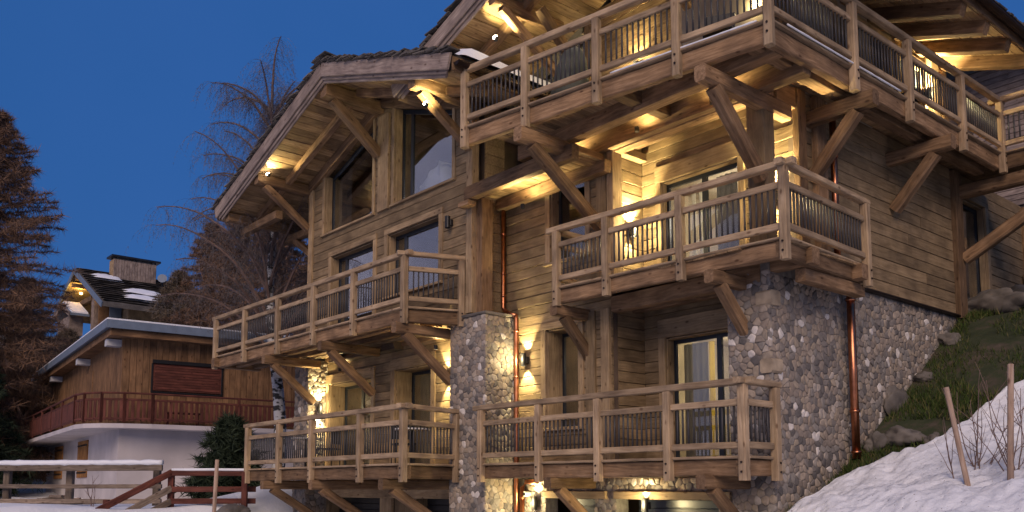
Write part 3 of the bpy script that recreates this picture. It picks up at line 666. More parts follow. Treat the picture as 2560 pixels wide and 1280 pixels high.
# ---- main roof -----------------------------------------------------------------
mroof = roof('main_roof', MA, 9.42, 9.45, 17.55, -14.8, -5.62, 'main shingle roof running back over the right part of the chalet', rafters=((10.35, .17),), shing=24)
timber(mroof, 'eave_board', (-5.60, 9.5, msof(-5.62) + .13), (-5.60, 17.55, msof(-5.62) + .13), .05, .30, 'beam')
gutter(mroof, (-5.48, 9.5, msof(-5.62) + .14), (-5.48, 17.6, msof(-5.62) + .14), .085)
for i in range(8):
    b = 10.9 + i * .92; timber(mroof, 'rafter_tail', (-8.2, b, msof(-8.2) - .10), (-5.66, b, msof(-5.66) - .10), .19, .24, 'beam')
timber(mroof, 'barge_board', (MA, 17.58, 9.42 + .1), (-5.62, 17.58, msof(-5.62) + .1), .05, .34, 'barge')
for i in range(14):     # soffit boards of the right eave, parallel to the ridge
    x0, x1 = -8.2 + i * .182, -8.2 + i * .182 + .174; xm = (x0 + x1) / 2
    timber(mroof, 'soffit_board', (xm, 11.8, msof(xm) + .018), (xm, 17.5, msof(xm) + .018), .183, .03, 'soffit', jit=0, ch=.005, up=Vector((WS, 0, 1)).normalized())
for i in range(60):   # eave shingles
    b = 9.6 + i * .133; timber(mroof, 'shingle', (-5.95, b, msof(-5.95) + .37), (-5.5, b + random.uniform(-.03, .03), msof(-5.5) + .36 + random.uniform(0, .03)), .13, .03, 'shingle', jit=.06, seg=1, up=(0, 0, 1))
purlin(mroof, -13.1, 9.6, 11.3, msof(-13.1), .22, .26)
purlin(mroof, -11.75, 9.6, 11.3, msof(-11.75), .2, .24, 11.2, .8)
purlin(mroof, -8.6, 9.6, 11.3, msof(-8.6), .2, .24, 11.2, .8)

# ---- first level of the wing --------------------------------------------------
wall('wing_lower_wall', 'F', BL1, -20.6, -13.9, Z1 - .02, Z2 - .2, [(-19.75, -17.75, Z1, 2.55), (-16.75, -15.35, Z1, 2.62)], bh=.19)
window('F', BL1, -19.75, -17.75, Z1 + .03, 2.55, rec=.45, cas=.14, mull=(-18.9,), sill=False, topcas=.24, curtains=[(-18.75, -18.45, 'ycurtain')], light=9, room=2.6)
window('F', BL1, -16.75, -15.35, Z1 + .03, 2.62, rec=.45, cas=.16, mull=(-15.95,), sill=False, topcas=.26, curtains=[(-16.65, -16.2, 'dimcurtain')], light=6, room=2.6)
bx(chalet, 'floor_beam', -20.6, -13.9, BL1 - .06, BL1 + .1, Z2 - .33, Z2 - .05, 'beam')
bx(chalet, 'corner_post', -20.5, -20.32, BL1 - .08, BL1 + .1, Z1, Z2 - .33, 'trim')
# ---- main front, second level -------------------------------------------------
wall('main_wall', 'F', BM, -13.25, ALG, 3.08, Z3 - .35, [(-11.95, -11.02, 4.22, 6.2)], bh=.19)
window('F', BM, -11.95, -11.02, 4.22, 6.02, rec=.22, cas=.13, mull=(), light=0)
bx(chalet, 'corner_post', ALG - .30, ALG - .06, BM - .07, BM + .12, 3.35, Z3 - .3, 'siding')
bx(chalet, 'corner_post', ALG - .05, ALG + .10, BM - .05, BM + .2, Z2 + .0, Z3 - .35, 'trim')
wall('loggia_side_wall', 'S', ALG, BM + .2, BB, Z2, Z3 - .04, bh=.2)
DL, DR = -9.95, -8.33
wall('loggia_back_wall', 'F', BB, ALG, -7.9, Z2, Z3 - .04, [(DL, DR, Z2, 5.45)], bh=.2)
wall('loggia_back_wall', 'F', BB, -7.9, AS, Z2, Z3 - .04, bh=.2)
wdoor = window('F', BB, DL, DR, Z2 + .03, 5.42, rec=.14, cas=.13, mull=(-9.12,), sill=False, topcas=.3, curtains=[(-9.52, -9.42, 'curtain'), (-9.36, -9.2, 'curtain'), (-8.98, -8.55, 'dimcurtain')], light=14, room=2.6, roommat='floor', lc=(1, .87, .66))
bx(chalet, 'ceiling_beam', ALG, -7.3, 11.62, 11.76, Z3 - .26, Z3 - .10, 'beam'); 
bx(chalet, 'ceiling_trim', ALG, ALG + .16, 11.2, 12.0, Z3 - .42, Z3 - .28, 'trim')
soffit_boards(chalet, ALG, -7.3, 11.2, 12.0, Z3 - .06, 'b', wd=.15)
bx(chalet, 'front_lintel', ALG - .3, -7.2, BM - .02, BM + .18, Z3 - .42, Z3 - .10, 'beam')
bx(chalet, 'corner_column', -7.58, -7.27, BM + .0, BM + .28, Z2 - .02, Z3 - .42, 'siding', jit=.01)
bx(chalet, 'corner_post', AS - .04, AS + .07, 12.02, 12.25, Z2 - .1, Z3 - .1, 'beam'); bx(chalet, 'corner_post', AS - .04, AS + .10, 12.5, 12.8, Z2 - .1, Z3 - .1, 'beam')
bx(chalet, 'side_lintel', AS - .2, AS + .03, BM + .3, 12.2, Z3 - .42, Z3 - .08, 'beam')
# ---- side wall -------------------------------------------------------------------
wall('side_wall', 'S', AS, 12.05, 17.55, 3.32, Z3 - .05, bh=.212, split=3.6)
wall('side_wall', 'S', AS, 17.85, 21.2, 3.6, Z3 - .05, [(18.02, 19.15, 3.3, 5.78)], bh=.205)
window('S', AS, 18.02, 19.15, 3.45, 5.78, rec=.15, cas=.14, mull=(), sill=False, topcas=.24, curtains=[(18.1, 18.5, 'curtain')])
bx(chalet, 'corner_post', AS - .05, AS + .10, 17.55, 17.86, 3.25, Z3 - .1, 'beam')
bx(chalet, 'corner_post', AS - .05, AS + .08, 21.15, 21.4, 3.9, Z3 - .1, 'beam')
timber(chalet, 'brace', (-6.3, 21.3, 5.75), (AS + .05, 21.3, 4.7), .18, .2, 'beam')
bx(chalet, 'wall_box', AS + .04, AS + .16, 21.0, 21.3, 4.35, 4.65, 'beam')
bx(chalet, 'stone_ledge', AS - .1, AS + .09, 13.2, 17.75, 3.27, 3.31, M['gutter'], jit=0)
# ---- main front, first level -----------------------------------------------------
wall('main_lower_wall', 'F', BM, -13.0, ALG, Z1 - .02, 3.1, [(-12.08, -11.22, 1.1, 2.93)], bh=.17)
window('F', BM, -12.08, -11.22, 1.1, 2.93, rec=.42, cas=.13, mull=(-11.62,), light=7, room=2.6)
bx(chalet, 'corner_post', -11.0, -10.78, BM - .055, BM + .12, Z1, 3.1, 'siding'); bx(chalet, 'corner_post', ALG - .22, ALG - .02, BM - .07, BM + .15, Z1, 3.1, 'trim')
wall('loggia_side_wall', 'S', ALG, BM + .15, BB, Z1, 3.2, bh=.2)
wall('loggia_back_wall', 'F', BB, ALG, AS - .3, Z1, 3.25, [(-9.92, -8.05, Z1, 2.62)], bh=.2)
wd1 = window('F', BB, -9.92, -8.05, Z1 + .03, 2.6, rec=.22, cas=.15, mull=(-8.95,), sill=False, topcas=.34, curtains=[(-9.82, -9.32, 'dimcurtain'), (-9.28, -9.14, 'ycurtain'), (-8.85, -8.1, 'curtain')], light=20, room=2.8, roommat='floor', lc=(1, .85, .55))
bx(chalet, 'floor_beam', ALG, -7.4, BM - .02, BM + .16, 3.02, 3.3, 'beam')
for b in (11.5, 11.8): bx(chalet, 'ceiling_beam', ALG, -7.95, b - .07, b + .07, 3.08, 3.22, 'beam')
soffit_boards(chalet, ALG, -7.9, 11.36, 12.0, 3.24, 'a', wd=.16)
# ---- third level front -----------------------------------------------------------
B3 = 11.75
wall('upper_front_wall', 'F', B3, -13.2, AS, Z3, 9.3, [(-13.3, -11.55, Z3, 9.4), (-8.95, -7.75, Z3, 8.15)], lim=lambda z: (MA - (9.42 - z) / WS, MA + (9.42 - z) / WS), bh=.2, mat='soffit', stuff=True)
window('F', B3, -13.1, -11.55, Z3 + .03, 0, top=lambda s: msof(s) - .2, rec=.12, cas=.12, mull=(-12.35,), sill=False, curtains=[(-12.25, -12.0, 'curtain')], light=26, room=3, roommat='floor')
window('F', B3, -8.95, -7.75, Z3 + .03, 8.15, rec=.12, cas=.12, mull=(-8.35,), sill=False, light=30, room=2.6, roommat='floor', curtains=[(-8.9, -8.6, 'curtain')])
bx(chalet, 'upper_post', -11.42, -11.2, B3 - .12, B3 + .02, Z3, 8.9, 'trim'); bx(chalet, 'upper_post', -13.2, -13.0, B3 - .1, B3 + .02, Z3, 8.2, 'trim')
timber(chalet, 'brace', (-11.3, 10.35, msof(-11.3) - .4), (-11.3, B3 - .1, msof(-11.3) - 1.5), .16, .17, 'beam')
bx(chalet, 'floor_line', -13.2, AS, B3 - .03, B3 + .1, Z3 - .02, Z3 + .12, 'beam')
# third level side, with curtained windows
wall('upper_side_wall', 'S', AS, B3, 17.4, Z3, 9.0, [(12.0, 13.3, Z3, 8.05), (13.9, 15.2, Z3, 8.05), (15.6, 16.6, Z3, 8.0)], lim=None, bh=.21, stuff=True)
window('S', AS, 12.0, 13.3, Z3 + .03, 8.05, rec=.12, cas=.12, mull=(12.65,), sill=False, light=60, room=1.6, roommat='floor', curtains=[(12.05, 12.5, 'curtain'), (12.8, 13.2, 'curtain')])
window('S', AS, 13.9, 15.2, Z3 + .03, 8.05, rec=.12, cas=.12, mull=(14.5,), sill=False, light=50, room=1.6, roommat='floor', curtains=[(14.8, 15.1, 'curtain')])
window('S', AS, 15.6, 16.6, Z3 + .03, 8.0, rec=.12, cas=.12, sill=False, light=12, room=1.6, roommat='floor')
bx(chalet, 'corner_post', AS - .06, AS + .09, 16.8, 17.1, Z3, 8.35, 'trim'); bx(chalet, 'corner_post', AS - .06, AS + .07, 17.3, 17.5, Z3, 8.35, 'beam')
# ---- solid core so no light leaks (plain rendered masonry behind the boards) -----------
core = MB(); core.box(-19.7, -13.5, 13.6, 20, -2.6, 8.0); core.box(-13.4, -7.7, 14.9, 20, -2.6, 8.6); core.build('core_wall', M['darkroom'], chalet)
sl = MB(); sl.box(-19.8, -13.4, BW + .5, 14, Z2 - .20, Z2 - .05); sl.box(-13.3, -7.5, 12.3, 14.9, Z2 - .2, Z2 - .06); sl.box(-13.1, -7.45, 12.12, 20.5, Z3 - .2, Z3 - .07)
sl.box(-20.2, -7.9, 12.2, 15, Z1 - .3, Z1 - .05); sl.build('floor_slab', M['darkroom'], chalet)
# ---- garage level ---------------------------------------------------------------------
wall('garage_wall', 'F', BL1, -20.6, -13.9, -2.5, .12, [(-20.35, -17.3, -2.5, -.24), (-16.8, -14.3, -2.5, -.24)], bh=.3, mat='trim', stuff=True)
bx(chalet, 'garage_lintel', -20.6, -13.95, BL1 - .1, BL1 + .0, -.24, .14, 'trim')
def garage(ax, c, s0, s1, z0, z1, rec, name='garage_door', mat='black'):
    mb = MB(); p = P3(ax, c, s0, -rec - .06, z0); q = P3(ax, c, s1, -rec - .03, z1); mb.box(p.x, q.x, min(p.y, q.y), max(p.y, q.y), z0, z1); d = mb.build(name, M[mat], chalet)
    n = int((z1 - z0) / .14)
    for i in range(n): wbox(d, 'panel', ax, c, s0, s1, -rec - .03, -rec, z0 + (z1 - z0) * i / n + .006, z0 + (z1 - z0) * (i + 1) / n - .006, mat, jit=0)
    return d
garage('F', BL1, -19.75, -17.3, -2.5, -.24, .35); garage('F', BL1, -15.95, -14.3, -2.5, -.24, .35)
bx(chalet, 'garage_jamb', -20.35, -19.76, BL1 + .05, BL1 + .38, -2.5, -.25, 'siding'); bx(chalet, 'garage_jamb', -16.8, -15.96, BL1 + .05, BL1 + .38, -2.5, -.25, 'siding')
bx(chalet, 'garage_jamb', -17.28, -16.82, BL1 - .03, BL1 + .3, -2.5, -.25, 'trim')
garage('F', BM, -11.75, -10.9, -2.5, -.2, .3, 'cellar_door', 'alu'); garage('F', BM, -10.1, -8.3, -2.5, -.2, .3, 'cellar_door', 'alu')
bx(chalet, 'garage_lintel', -12.1, -10.55, BM - .07, BM + .1, -.20, -.07, 'trim'); bx(chalet, 'garage_lintel', -10.35, -8.0, BM - .07, BM + .1, -.20, -.07, 'trim')

# ---- fieldstone ------------------------------------------------------------------------
def clip(poly, nx_, ny_, d):
    out = []; n = len(poly)
    for i in range(n):
        p, q = poly[i], poly[(i + 1) % n]; dp = p[0] * nx_ + p[1] * ny_ - d; dq = q[0] * nx_ + q[1] * ny_ - d
        if dp <= 0: out.append(p)
        if (dp < 0 < dq) or (dq < 0 < dp):
            t = dp / (dp - dq); out.append((p[0] + (q[0] - p[0]) * t, p[1] + (q[1] - p[1]) * t))
    return out
def stones(s0, s1, z0, z1, size, keep, corner=()):
    """irregular close-packed cells over a wall face; returns (polygon, centre)"""
    nx_, nz = max(1, round((s1 - s0) / size)), max(1, round((z1 - z0) / (size * .86))); dx, dz = (s1 - s0) / nx_, (z1 - z0) / nz; pts = {}
    for j in range(nz):
        for i in range(-1, nx_ + 1):
            pts[i, j] = (s0 + (i + .5 + (.5 if j % 2 else 0) - .25 + random.uniform(-.40, .40)) * dx, z0 + (j + .5 + random.uniform(-.38, .38)) * dz)
    for k_ in list(pts):
        if random.random() < .06: del pts[k_]
    out = []
    for (i, j), p in pts.items():
        if not keep(p[0], p[1]): continue
        poly = [(p[0] - size, p[1] - size), (p[0] + size, p[1] - size), (p[0] + size, p[1] + size), (p[0] - size, p[1] + size)]
        for di in range(-2, 3):
            for dj in range(-2, 3):
                q = pts.get((i + di, j + dj))
                if q and (di or dj):
                    nx2, ny2 = q[0] - p[0], q[1] - p[1]; poly = clip(poly, nx2, ny2, (q[0] ** 2 - p[0] ** 2 + q[1] ** 2 - p[1] ** 2) / 2)
                    if len(poly) < 3: break
            if len(poly) < 3: break
        for (a_, b_, d_) in ((-1, 0, -s0), (1, 0, s1), (0, 1, z1), (0, -1, -z0)):
            if len(poly) >= 3: poly = clip(poly, a_, b_, d_)
        if len(poly) >= 3: out.append(poly)
    return out
STONES = []       # (area, verts, faces) in chalet coordinates
def stone_face(ax, c, s0, s1, z0, z1, size, keep=lambda s, z: True, bulge=.015):
    for poly in stones(s0, s1, z0, z1, size, keep):
        cx = sum(p[0] for p in poly) / len(poly); cz = sum(p[1] for p in poly) / len(poly)
        # round the cell: corner cutting
        pp = []
        n = len(poly)
        for i in range(n):
            p, q = poly[i], poly[(i + 1) % n]; pp += [(p[0] * .77 + q[0] * .23, p[1] * .77 + q[1] * .23), (p[0] * .23 + q[0] * .77, p[1] * .23 + q[1] * .77)]
        ar = abs(sum(pp[i][0] * pp[(i + 1) % len(pp)][1] - pp[(i + 1) % len(pp)][0] * pp[i][1] for i in range(len(pp)))) / 2
        if ar < .002: continue
        k = len(pp); vs = []; bu = bulge * random.uniform(.5, 1.15); tx, tz = random.uniform(-.12, .12), random.uniform(-.12, .12)
        for sc_, o in ((.985, -.03), (.965, bu * .45), (.87, bu * .92), (.5, bu)):
            for p in pp:
                dx_, dz_ = p[0] - cx, p[1] - cz
                vs.append(P3(ax, c, cx + dx_ * sc_, o + (dx_ * tx + dz_ * tz if o > 0 else 0), cz + dz_ * sc_))
        fs = []
        for r_ in range(3):
            for i in range(k): j = (i + 1) % k; fs.append((r_ * k + i, r_ * k + j, (r_ + 1) * k + j, (r_ + 1) * k + i))
        fs.append(tuple(3 * k + i for i in range(k)))
        if ax == 'S': pass
        ct = P3(ax, c, cx, 0, cz); wp = W(ct.x, ct.y, ct.z); STONES.append((ar / (wp.x ** 2 + wp.y ** 2), vs, fs))
swall = None
for (a0, a1, b0, b1, z0, z1) in ((-8.0, AS - .02, 13.3, 21.5, -2.6, 3.27), (-8.0, AS - .02, BM - .0, 13.3, -2.6, Z2 - .06),      # side wall and right pier
        (-13.97, -12.88, 10.37, 11.6, -2.6, 3.28), (-20.55, -19.88, 10.37, 11.2, -2.6, Z2 - .3), (-13.0, -7.9, BM + .0, BM + .3, -.07, Z1 - .28),
        (-12.72, -12.1, BM, BM + .3, -2.6, -.07), (-10.85, -10.35, BM, BM + .3, -2.6, -.07), (-8.25, -7.95, BM, BM + .3, -2.6, -.07)):
    core = MB(); core.box(a0, a1, b0, b1, z0, z1); o = core.build('stone_wall' if swall is None else 'stone_pier', M['mortar'], chalet); swall = swall or o
gl = lambda b: prof(b) - .3
stone_face('S', AS - .02, BM - .01, 13.35, -2.0, Z2 - .3, .122, lambda s, z: z > gl(s))
stone_face('S', AS - .02, 13.35, 18.2, -.2, 3.27, .122, lambda s, z: z > gl(s))
stone_face('S', AS - .02, 18.2, 21.5, 2.6, 3.6, .2, lambda s, z: z > gl(s))
stone_face('F', BM, -8.0, AS - .0, -2.0, Z2 - .25, .122)
stone_face('F', 10.37, -13.97, -12.86, -2.3, 3.27, .122); stone_face('S', -12.88, 10.36, 11.2, -2.3, 3.27, .122)
stone_face('F', 10.37, -20.55, -19.86, -1.6, Z2 - .35, .14); stone_face('S', -19.88, 10.36, 10.9, -1.0, Z2 - .35, .14)
stone_face('F', BM, -12.72, -7.95, -.07, Z1 - .28, .122); stone_face('F', BM, -12.72, -12.1, -1.5, -.07, .122)
stone_face('F', BM, -10.85, -10.35, -1.5, -.07, .122); stone_face('F', BM, -8.25, -7.95, -1.5, -.07, .12)
# a few big squared corner stones on the right pier
M['tanstone'] = plain('tan_corner_stone', (.34,.27,.19), rough=.9, noise_amt=.35, scale=5, bump=.8)
for z, h_, w_ in ((2.66, .22, .26), (1.66, .21, .22), (.2, .16, .2)):
    bx(swall, 'corner_stone', AS + .035 - w_, AS + .035, BM - .035, BM + .22, z, z + h_, M['tanstone'], jit=.06, ch=.03)
bx(swall, 'cap_stone', -13.95, -12.84, 10.33, 11.25, 3.27, 3.32, M['boulder'], jit=.05)
STONES.sort(key=lambda t: -t[0])
off = OFF[swall]
for ar, vs, fs in STONES[:285]:
    c = sum(vs, Vector()) / len(vs)
    place('stone', mesh('stone', [v - c for v in vs], fs, M['stone'], True), swall, c - off)
av = []; af = []
for ar, vs, fs in STONES[285:]:
    n = len(av); av += [v - off for v in vs]; af += [tuple(n + i for i in f) for f in fs]
tag(place('stones', mesh('stones', av, af, M['stone'], True), swall), kind='stuff')
print('stones', len(STONES))

# ---- interior things seen through the upper right window ------------------------------------
bear = thing('bear_sculpture', 'white polar bear sculpture standing behind the upper gable window', 'sculpture', (-15.5, 11.25, 6.27))
def skin(name, verts, edges, radii, mat, parent, sub=2, loc=(0, 0, 0)):
    me = bpy.data.meshes.new(name); me.from_pydata([tuple(v) for v in verts], edges, []); o = place(name, me, parent, loc)
    sk = o.modifiers.new('skin', 'SKIN'); sk.use_smooth_shade = True
    for i, r_ in enumerate(radii): me.skin_vertices[0].data[i].radius = (r_, r_) if not isinstance(r_, tuple) else r_
    me.skin_vertices[0].data[0].use_root = True
    ss = o.modifiers.new('sub', 'SUBSURF'); ss.levels = sub; ss.render_levels = sub; me.materials.append(M[mat]); return o
bv = [(0,0,.56),(.30,0,.60),(-.32,0,.60),(-.55,0,.52),(-.76,0,.40),(-.90,0,.32),  # hips.. shoulder, neck, head, muzzle
      (.34,.12,.30),(.36,.13,.04),(.34,-.12,.30),(.30,-.13,.04),(-.34,.13,.30),(-.30,.14,.04),(-.34,-.13,.30),(-.40,-.14,.04)]
be = [(0,1),(0,2),(2,3),(3,4),(4,5),(1,6),(6,7),(1,8),(8,9),(2,10),(10,11),(2,12),(12,13)]
skin('body', bv, be, [.25,.24,.23,.15,.11,.06,.11,.08,.11,.08,.10,.08,.10,.08], 'plaster_bear', bear)
for s in (-1, 1):
    mb = MB(); mb.tube([Vector((-.70, s * .08, .50)) + OFF[bear], Vector((-.70, s * .09, .55)) + OFF[bear]], [.035, .02], 7); mb.build('ear', M['plaster_bear'], bear)

# ---- downpipes ---------------------------------------------------------------------------
def pipe(label, pts, r, clips=(), base=None):
    t = thing('downpipe', label, 'drainpipe', base or pts[-1], group='copper downpipes')
    mb = MB(); mb.tube(pts, r, 10); mb.build('pipe', M['copper'], t, True)
    for c in clips:
        mb = MB(); mb.tube([(c[0], c[1], c[2] - .02), (c[0], c[1], c[2] + .02)], r * 1.25, 10); mb.build('collar', M['copper'], t, True)
    return t
pa, pb = -13.18, BM - .13
pipe('copper downpipe in the inner corner between the left wing and the main front', [(pa, pb, 5.7), (pa, pb, 3.52), (pa + .05, pb, 3.45), (pa + .20, pb, 3.36), (-12.80, pb, 3.30)], .045, [(pa, pb, 5.0), (pa, pb, 4.2), (pa, pb, 3.75)])
pipe('copper downpipe beside the stone pier and the lower wall lamp', [(-12.80, pb, 3.30), (-12.79, pb, 3.22), (-12.79, pb, .2), (-12.79, pb, .12), (-12.79, pb, -2.4)], .045, [(-12.79, pb, 3.0), (-12.79, pb, 2.1)])
pipe('short copper downpipe curving under the right first floor balcony', [(-12.2, pb, .10), (-12.5, pb, .10), (-12.62, pb, .0), (-12.62, pb, -2.4)], .045, [(-12.62, pb, -.2)])
pipe('thick copper downpipe running down the stone side wall', [(-7.12, 13.28, 3.30), (-7.12, 13.28, .45)], .065, [(-7.12, 13.28, 3.0), (-7.12, 13.28, 1.2), (-7.12, 13.28, .55)])
pipe('copper downpipe on the boarded side wall above the corner balcony', [(-7.12, 12.93, 5.95), (-7.12, 12.93, 3.45)], .055, [(-7.12, 12.93, 5.3), (-7.12, 12.93, 4.0)])

# ---- wall lamps -----------------------------------------------------------------------------
def spot(loc, d, watts, ang, blend=.25, col=(1, .80, .37), size=.02):
    l = bpy.data.lights.new('lamp_light', 'SPOT'); l.energy = watts * 1.6; l.spot_size = R(ang); l.spot_blend = blend; l.color = col; l.shadow_soft_size = size
    o = bpy.data.objects.new('lamp_light', l); COL.objects.link(o); o.location = W(*loc)
    dw = FA * d[0] + VB * d[1] + Vector((0, 0, d[2])); o.rotation_euler = dw.to_track_quat('-Z', 'Y').to_euler(); return o
def walllamp(label, ax, c, s, z, on=True, up=18, down=14, ang=76, glow=16, out=.115, L=.24, r=.055):
    t = thing('wall_lamp', label, 'wall lamp', P3(ax, c, s, 0, z - L / 2), group='black cylinder wall lamps')
    p = P3(ax, c, s, out, z); mb = MB()
    n = 14
    for zz0, zz1 in ((z - L / 2, z + L / 2),):
        for rr in (r, r - .006):
            k0 = len(mb.v)
            for zz in (zz0, zz1):
                for k in range(n): mb.v.append(Vector((p.x + rr * math.cos(k * 6.2832 / n), p.y + rr * math.sin(k * 6.2832 / n), zz)))
            for k in range(n): j = (k + 1) % n; mb.f.append((k0 + k, k0 + j, k0 + n + j, k0 + n + k))
    for k in range(n):
        j = (k + 1) % n; mb.f.append((k, 2 * n + k, 2 * n + j, j)); mb.f.append((n + k, n + j, 3 * n + j, 3 * n + k))
    mb.build('housing', M['black'], t, False)
    wbox(t, 'backplate', ax, c, s - .04, s + .04, -.0, out - r + .01, z - .06, z + .06, 'black', jit=0)
    for sg in (1, -1):
        mb = MB(); zz = z + sg * (L / 2 - .03); mb.tube([(p.x, p.y, zz - .006), (p.x, p.y, zz + .006)], r - .008, 12); mb.build('lens', M['lampglow'] if on else M['black'], t)
    if on:      # light scattered off the lamp's bright inner walls
        g_ = bpy.data.lights.new('lamp_light', 'POINT'); g_.energy = glow * 1.5; g_.color = (1, .80, .40); g_.shadow_soft_size = .05
        go = bpy.data.objects.new('lamp_light', g_); COL.objects.link(go); go.location = W(*P3(ax, c, s, out + .16, z + .02))
    if on:
        inw = P3(ax, 0, 0, -.22, 0)
        for sg, wt in ((1, up), (-1, down)):
            if wt: spot((p.x, p.y, z + sg * (L / 2 - .01)), (inw.x, inw.y, sg), wt, ang if sg > 0 else min(ang, 76), .5)
    return t
walllamp('lit black wall lamp beside the copper pipe and the small first floor window', 'F', BM, -12.60, 2.42, up=130, down=110)
walllamp('lit black wall lamp in the corner balcony recess left of the glass door', 'S', ALG, 11.66, 4.55, up=300, down=60, ang=95, glow=34)
walllamp('lit black wall lamp behind the corner column of the second floor balcony', 'F', BB, -7.62, 4.55, up=320, down=70, ang=100, glow=34)
walllamp('lit black wall lamp beside the left stone pier of the wing', 'S', -19.84, 10.65, 1.93, up=110, down=100, out=.10)
walllamp('lit black wall lamp between the right wing door and the middle stone pier', 'F', BL1, -14.72, 2.28, up=130, down=110)
walllamp('unlit black wall lamp high on the wing wall right of the window', 'F', BW, -13.98, 5.28, on=False)
walllamp('unlit black wall lamp at the left edge of the wing wall behind the balcony rail', 'F', BW, -19.55, 4.72, on=False)
walllamp('lit black wall lamp on the stone wall beside the white camera', 'F', BM, -12.3, -.30, up=90, down=24, glow=26)
walllamp('lit black wall lamp on the stone wall below the third post of the balcony', 'F', BM, -9.62 - .95, -.28, up=0, down=0, on=False) if False else walllamp('lit black wall lamp on the stone wall between the two cellar doors', 'F', BM, -9.62, -.30, up=100, down=24, glow=26)
walllamp('lit black wall lamp on the top floor front wall between glazing and post', 'F', B3, -10.15, 7.5, up=90, down=90, glow=30)
walllamp('lit black wall lamp on the top floor front near the right corner', 'F', B3, -7.55, 7.5, up=30, down=30)
walllamp('lit black wall lamp near the rear corner of the top floor side wall', 'S', AS, 16.6, 7.45, up=420, down=60, ang=130, glow=40)
# soffit spots: small uplighters on the purlins, plus unseen ones added under the balconies
def soffspot(label, p, d, watts, ang=110, face=True):
    t = thing('soffit_spot', label, 'spotlight', (p[0], p[1], p[2] - .05), group='small bright spots under the eaves')
    mb = MB(); mb.tube([(p[0], p[1], p[2] - .05), (p[0], p[1], p[2] + .02)], .04, 10); mb.build('housing', M['black'], t)
    bm = MB(); c = V3(p); bm.tube([c + Vector((0, -.01, .02)), c + Vector((0, -.012, .035))], .036, 10); bm.build('lens', M['spotglow' if face else 'black'], t)
    if face: bm = MB(); bm.tube([c + Vector((0, -.041, .0)), c + Vector((0, -.046, .0))], .026, 10); bm.build('lens', M['spotglow'], t)
    spot((p[0], p[1], p[2] + .05), d, watts, ang, .6)
soffspot('small bright spot on the left purlin of the wing gable', (-19.75, 9.12, 8.80 - WS * 3.15 - .17), (.9, .25, .62), 70)
soffspot('small bright spot on the right purlin of the wing gable', (-13.10, 9.12, 7.10), (-.9, .3, .55), 60)
soffspot('small bright spot under the left slope of the main roof', (-11.95, 9.85, 8.18), (.25, .35, .9), 110)
soffspot('small bright spot at the foot of the top balcony rail', (-8.45, 9.9, Z3 - .02), (0, .6, -.9), 6)
soffspot('unseen uplighter added behind the low canopy beam below the top balcony', (-12.0, 10.55, Z3 - 1.12), (.1, 0, 1), 80, 150, False)  # from here on: unseen spots with black lenses, added to brighten the soffit boards
soffspot('unseen uplighter added on the joist under the middle of the top balcony', (-9.4, 10.78, Z3 - .40), (.2, 0, 1), 50, 165, False)
soffspot('unseen uplighter added on the joist under the right part of the top balcony', (-7.9, 10.8, Z3 - .42), (.1, 0, 1), 50, 165, False)
soffspot('unseen uplighter added on the joist under the left part of the top balcony', (-11.1, 10.78, Z3 - .40), (.1, 0, 1), 50, 165, False)
soffspot('unseen uplighter added above the left wing door under the balcony', (-18.9, 10.7, Z2 - .62), (0, -.2, 1), 40, 150, False)  # added to brighten the underside of the wing balcony
soffspot('unseen uplighter added beside the middle stone pier under the balcony', (-14.3, 10.25, Z2 - .66), (0, -.1, 1), 55, 150, False)
# white camera on the stone wall
t = thing('security_camera', 'small white camera on the lit stone wall beside the copper pipe', 'camera', (-12.5, BM - .06, -.12))
mb = MB(); mb.tube([(-12.55, BM - .02, -.12), (-12.55, BM - .14, -.13)], .05, 12); mb.build('housing', M['ceramic'], t, False)
mb = MB(); mb.tube([(-12.55, BM - .14, -.13), (-12.55, BM - .15, -.13)], .03, 10); mb.build('lens', M['black'], t)

# ---- tables and chairs on the balconies -------------------------------------------------------
def table(label, a, b, z, r=.36, h=.72):
    t = thing('round_table', label, 'table', (a, b, z), group='small round balcony tables')
    mb = MB(); mb.tube([(a, b, z + h - .03), (a, b, z + h)], r, 28); mb.build('table_top', M['ceramic'], t)
    mb = MB(); mb.tube([(a, b, z + .02), (a, b, z + h - .03)], .03, 8); mb.build('pedestal', M['black'], t)
    mb = MB(); mb.tube([(a, b, z), (a, b, z + .02)], .2, 16); mb.build('foot', M['black'], t)
def chair(label, a, b, z, rot=0, mat='black'):
    t = thing('chair', label, 'chair', (a, b, z), rot=TH + rot, group='balcony chairs'); OFF[t] = Vector((0, 0, 0))
    mb = MB(); mb.box(-.22, .22, -.22, .22, .42, .46); mb.build('seat', M[mat], t)
    mb = MB(); mb.box(-.22, .22, .19, .22, .55, .86); mb.build('backrest', M[mat], t)
    for x in (-.2, .2):
        for y in (-.2, .2):
            mb = MB(); mb.tube([(x, y, 0), (x, y, .42 if y < 0 else .86)], .013, 6); mb.build('leg', M['black'], t)
table('small white-topped table on the first floor balcony before the left wing door', -19.0, 9.9, Z1)
table('small white-topped table on the first floor balcony by the middle stone pier', -14.6, 9.9, Z1)
chair('black chair on the first floor balcony beside the table near the pier', -15.2, 10.1, Z1, 1.2)
chair('black chair at the table before the left wing door', -18.3, 10.1, Z1, -1.0)
chair('black chair on the right end of the top balcony', -7.6, 10.6, Z3, .5)
chair('black chair at the left part of the top balcony', -10.5, 10.3, Z3, 2.5)
t = thing('covered_parasol', 'grey-green covered bundle standing on the top balcony behind the rail', 'garden cover', (-10.1, 9.95, Z3))
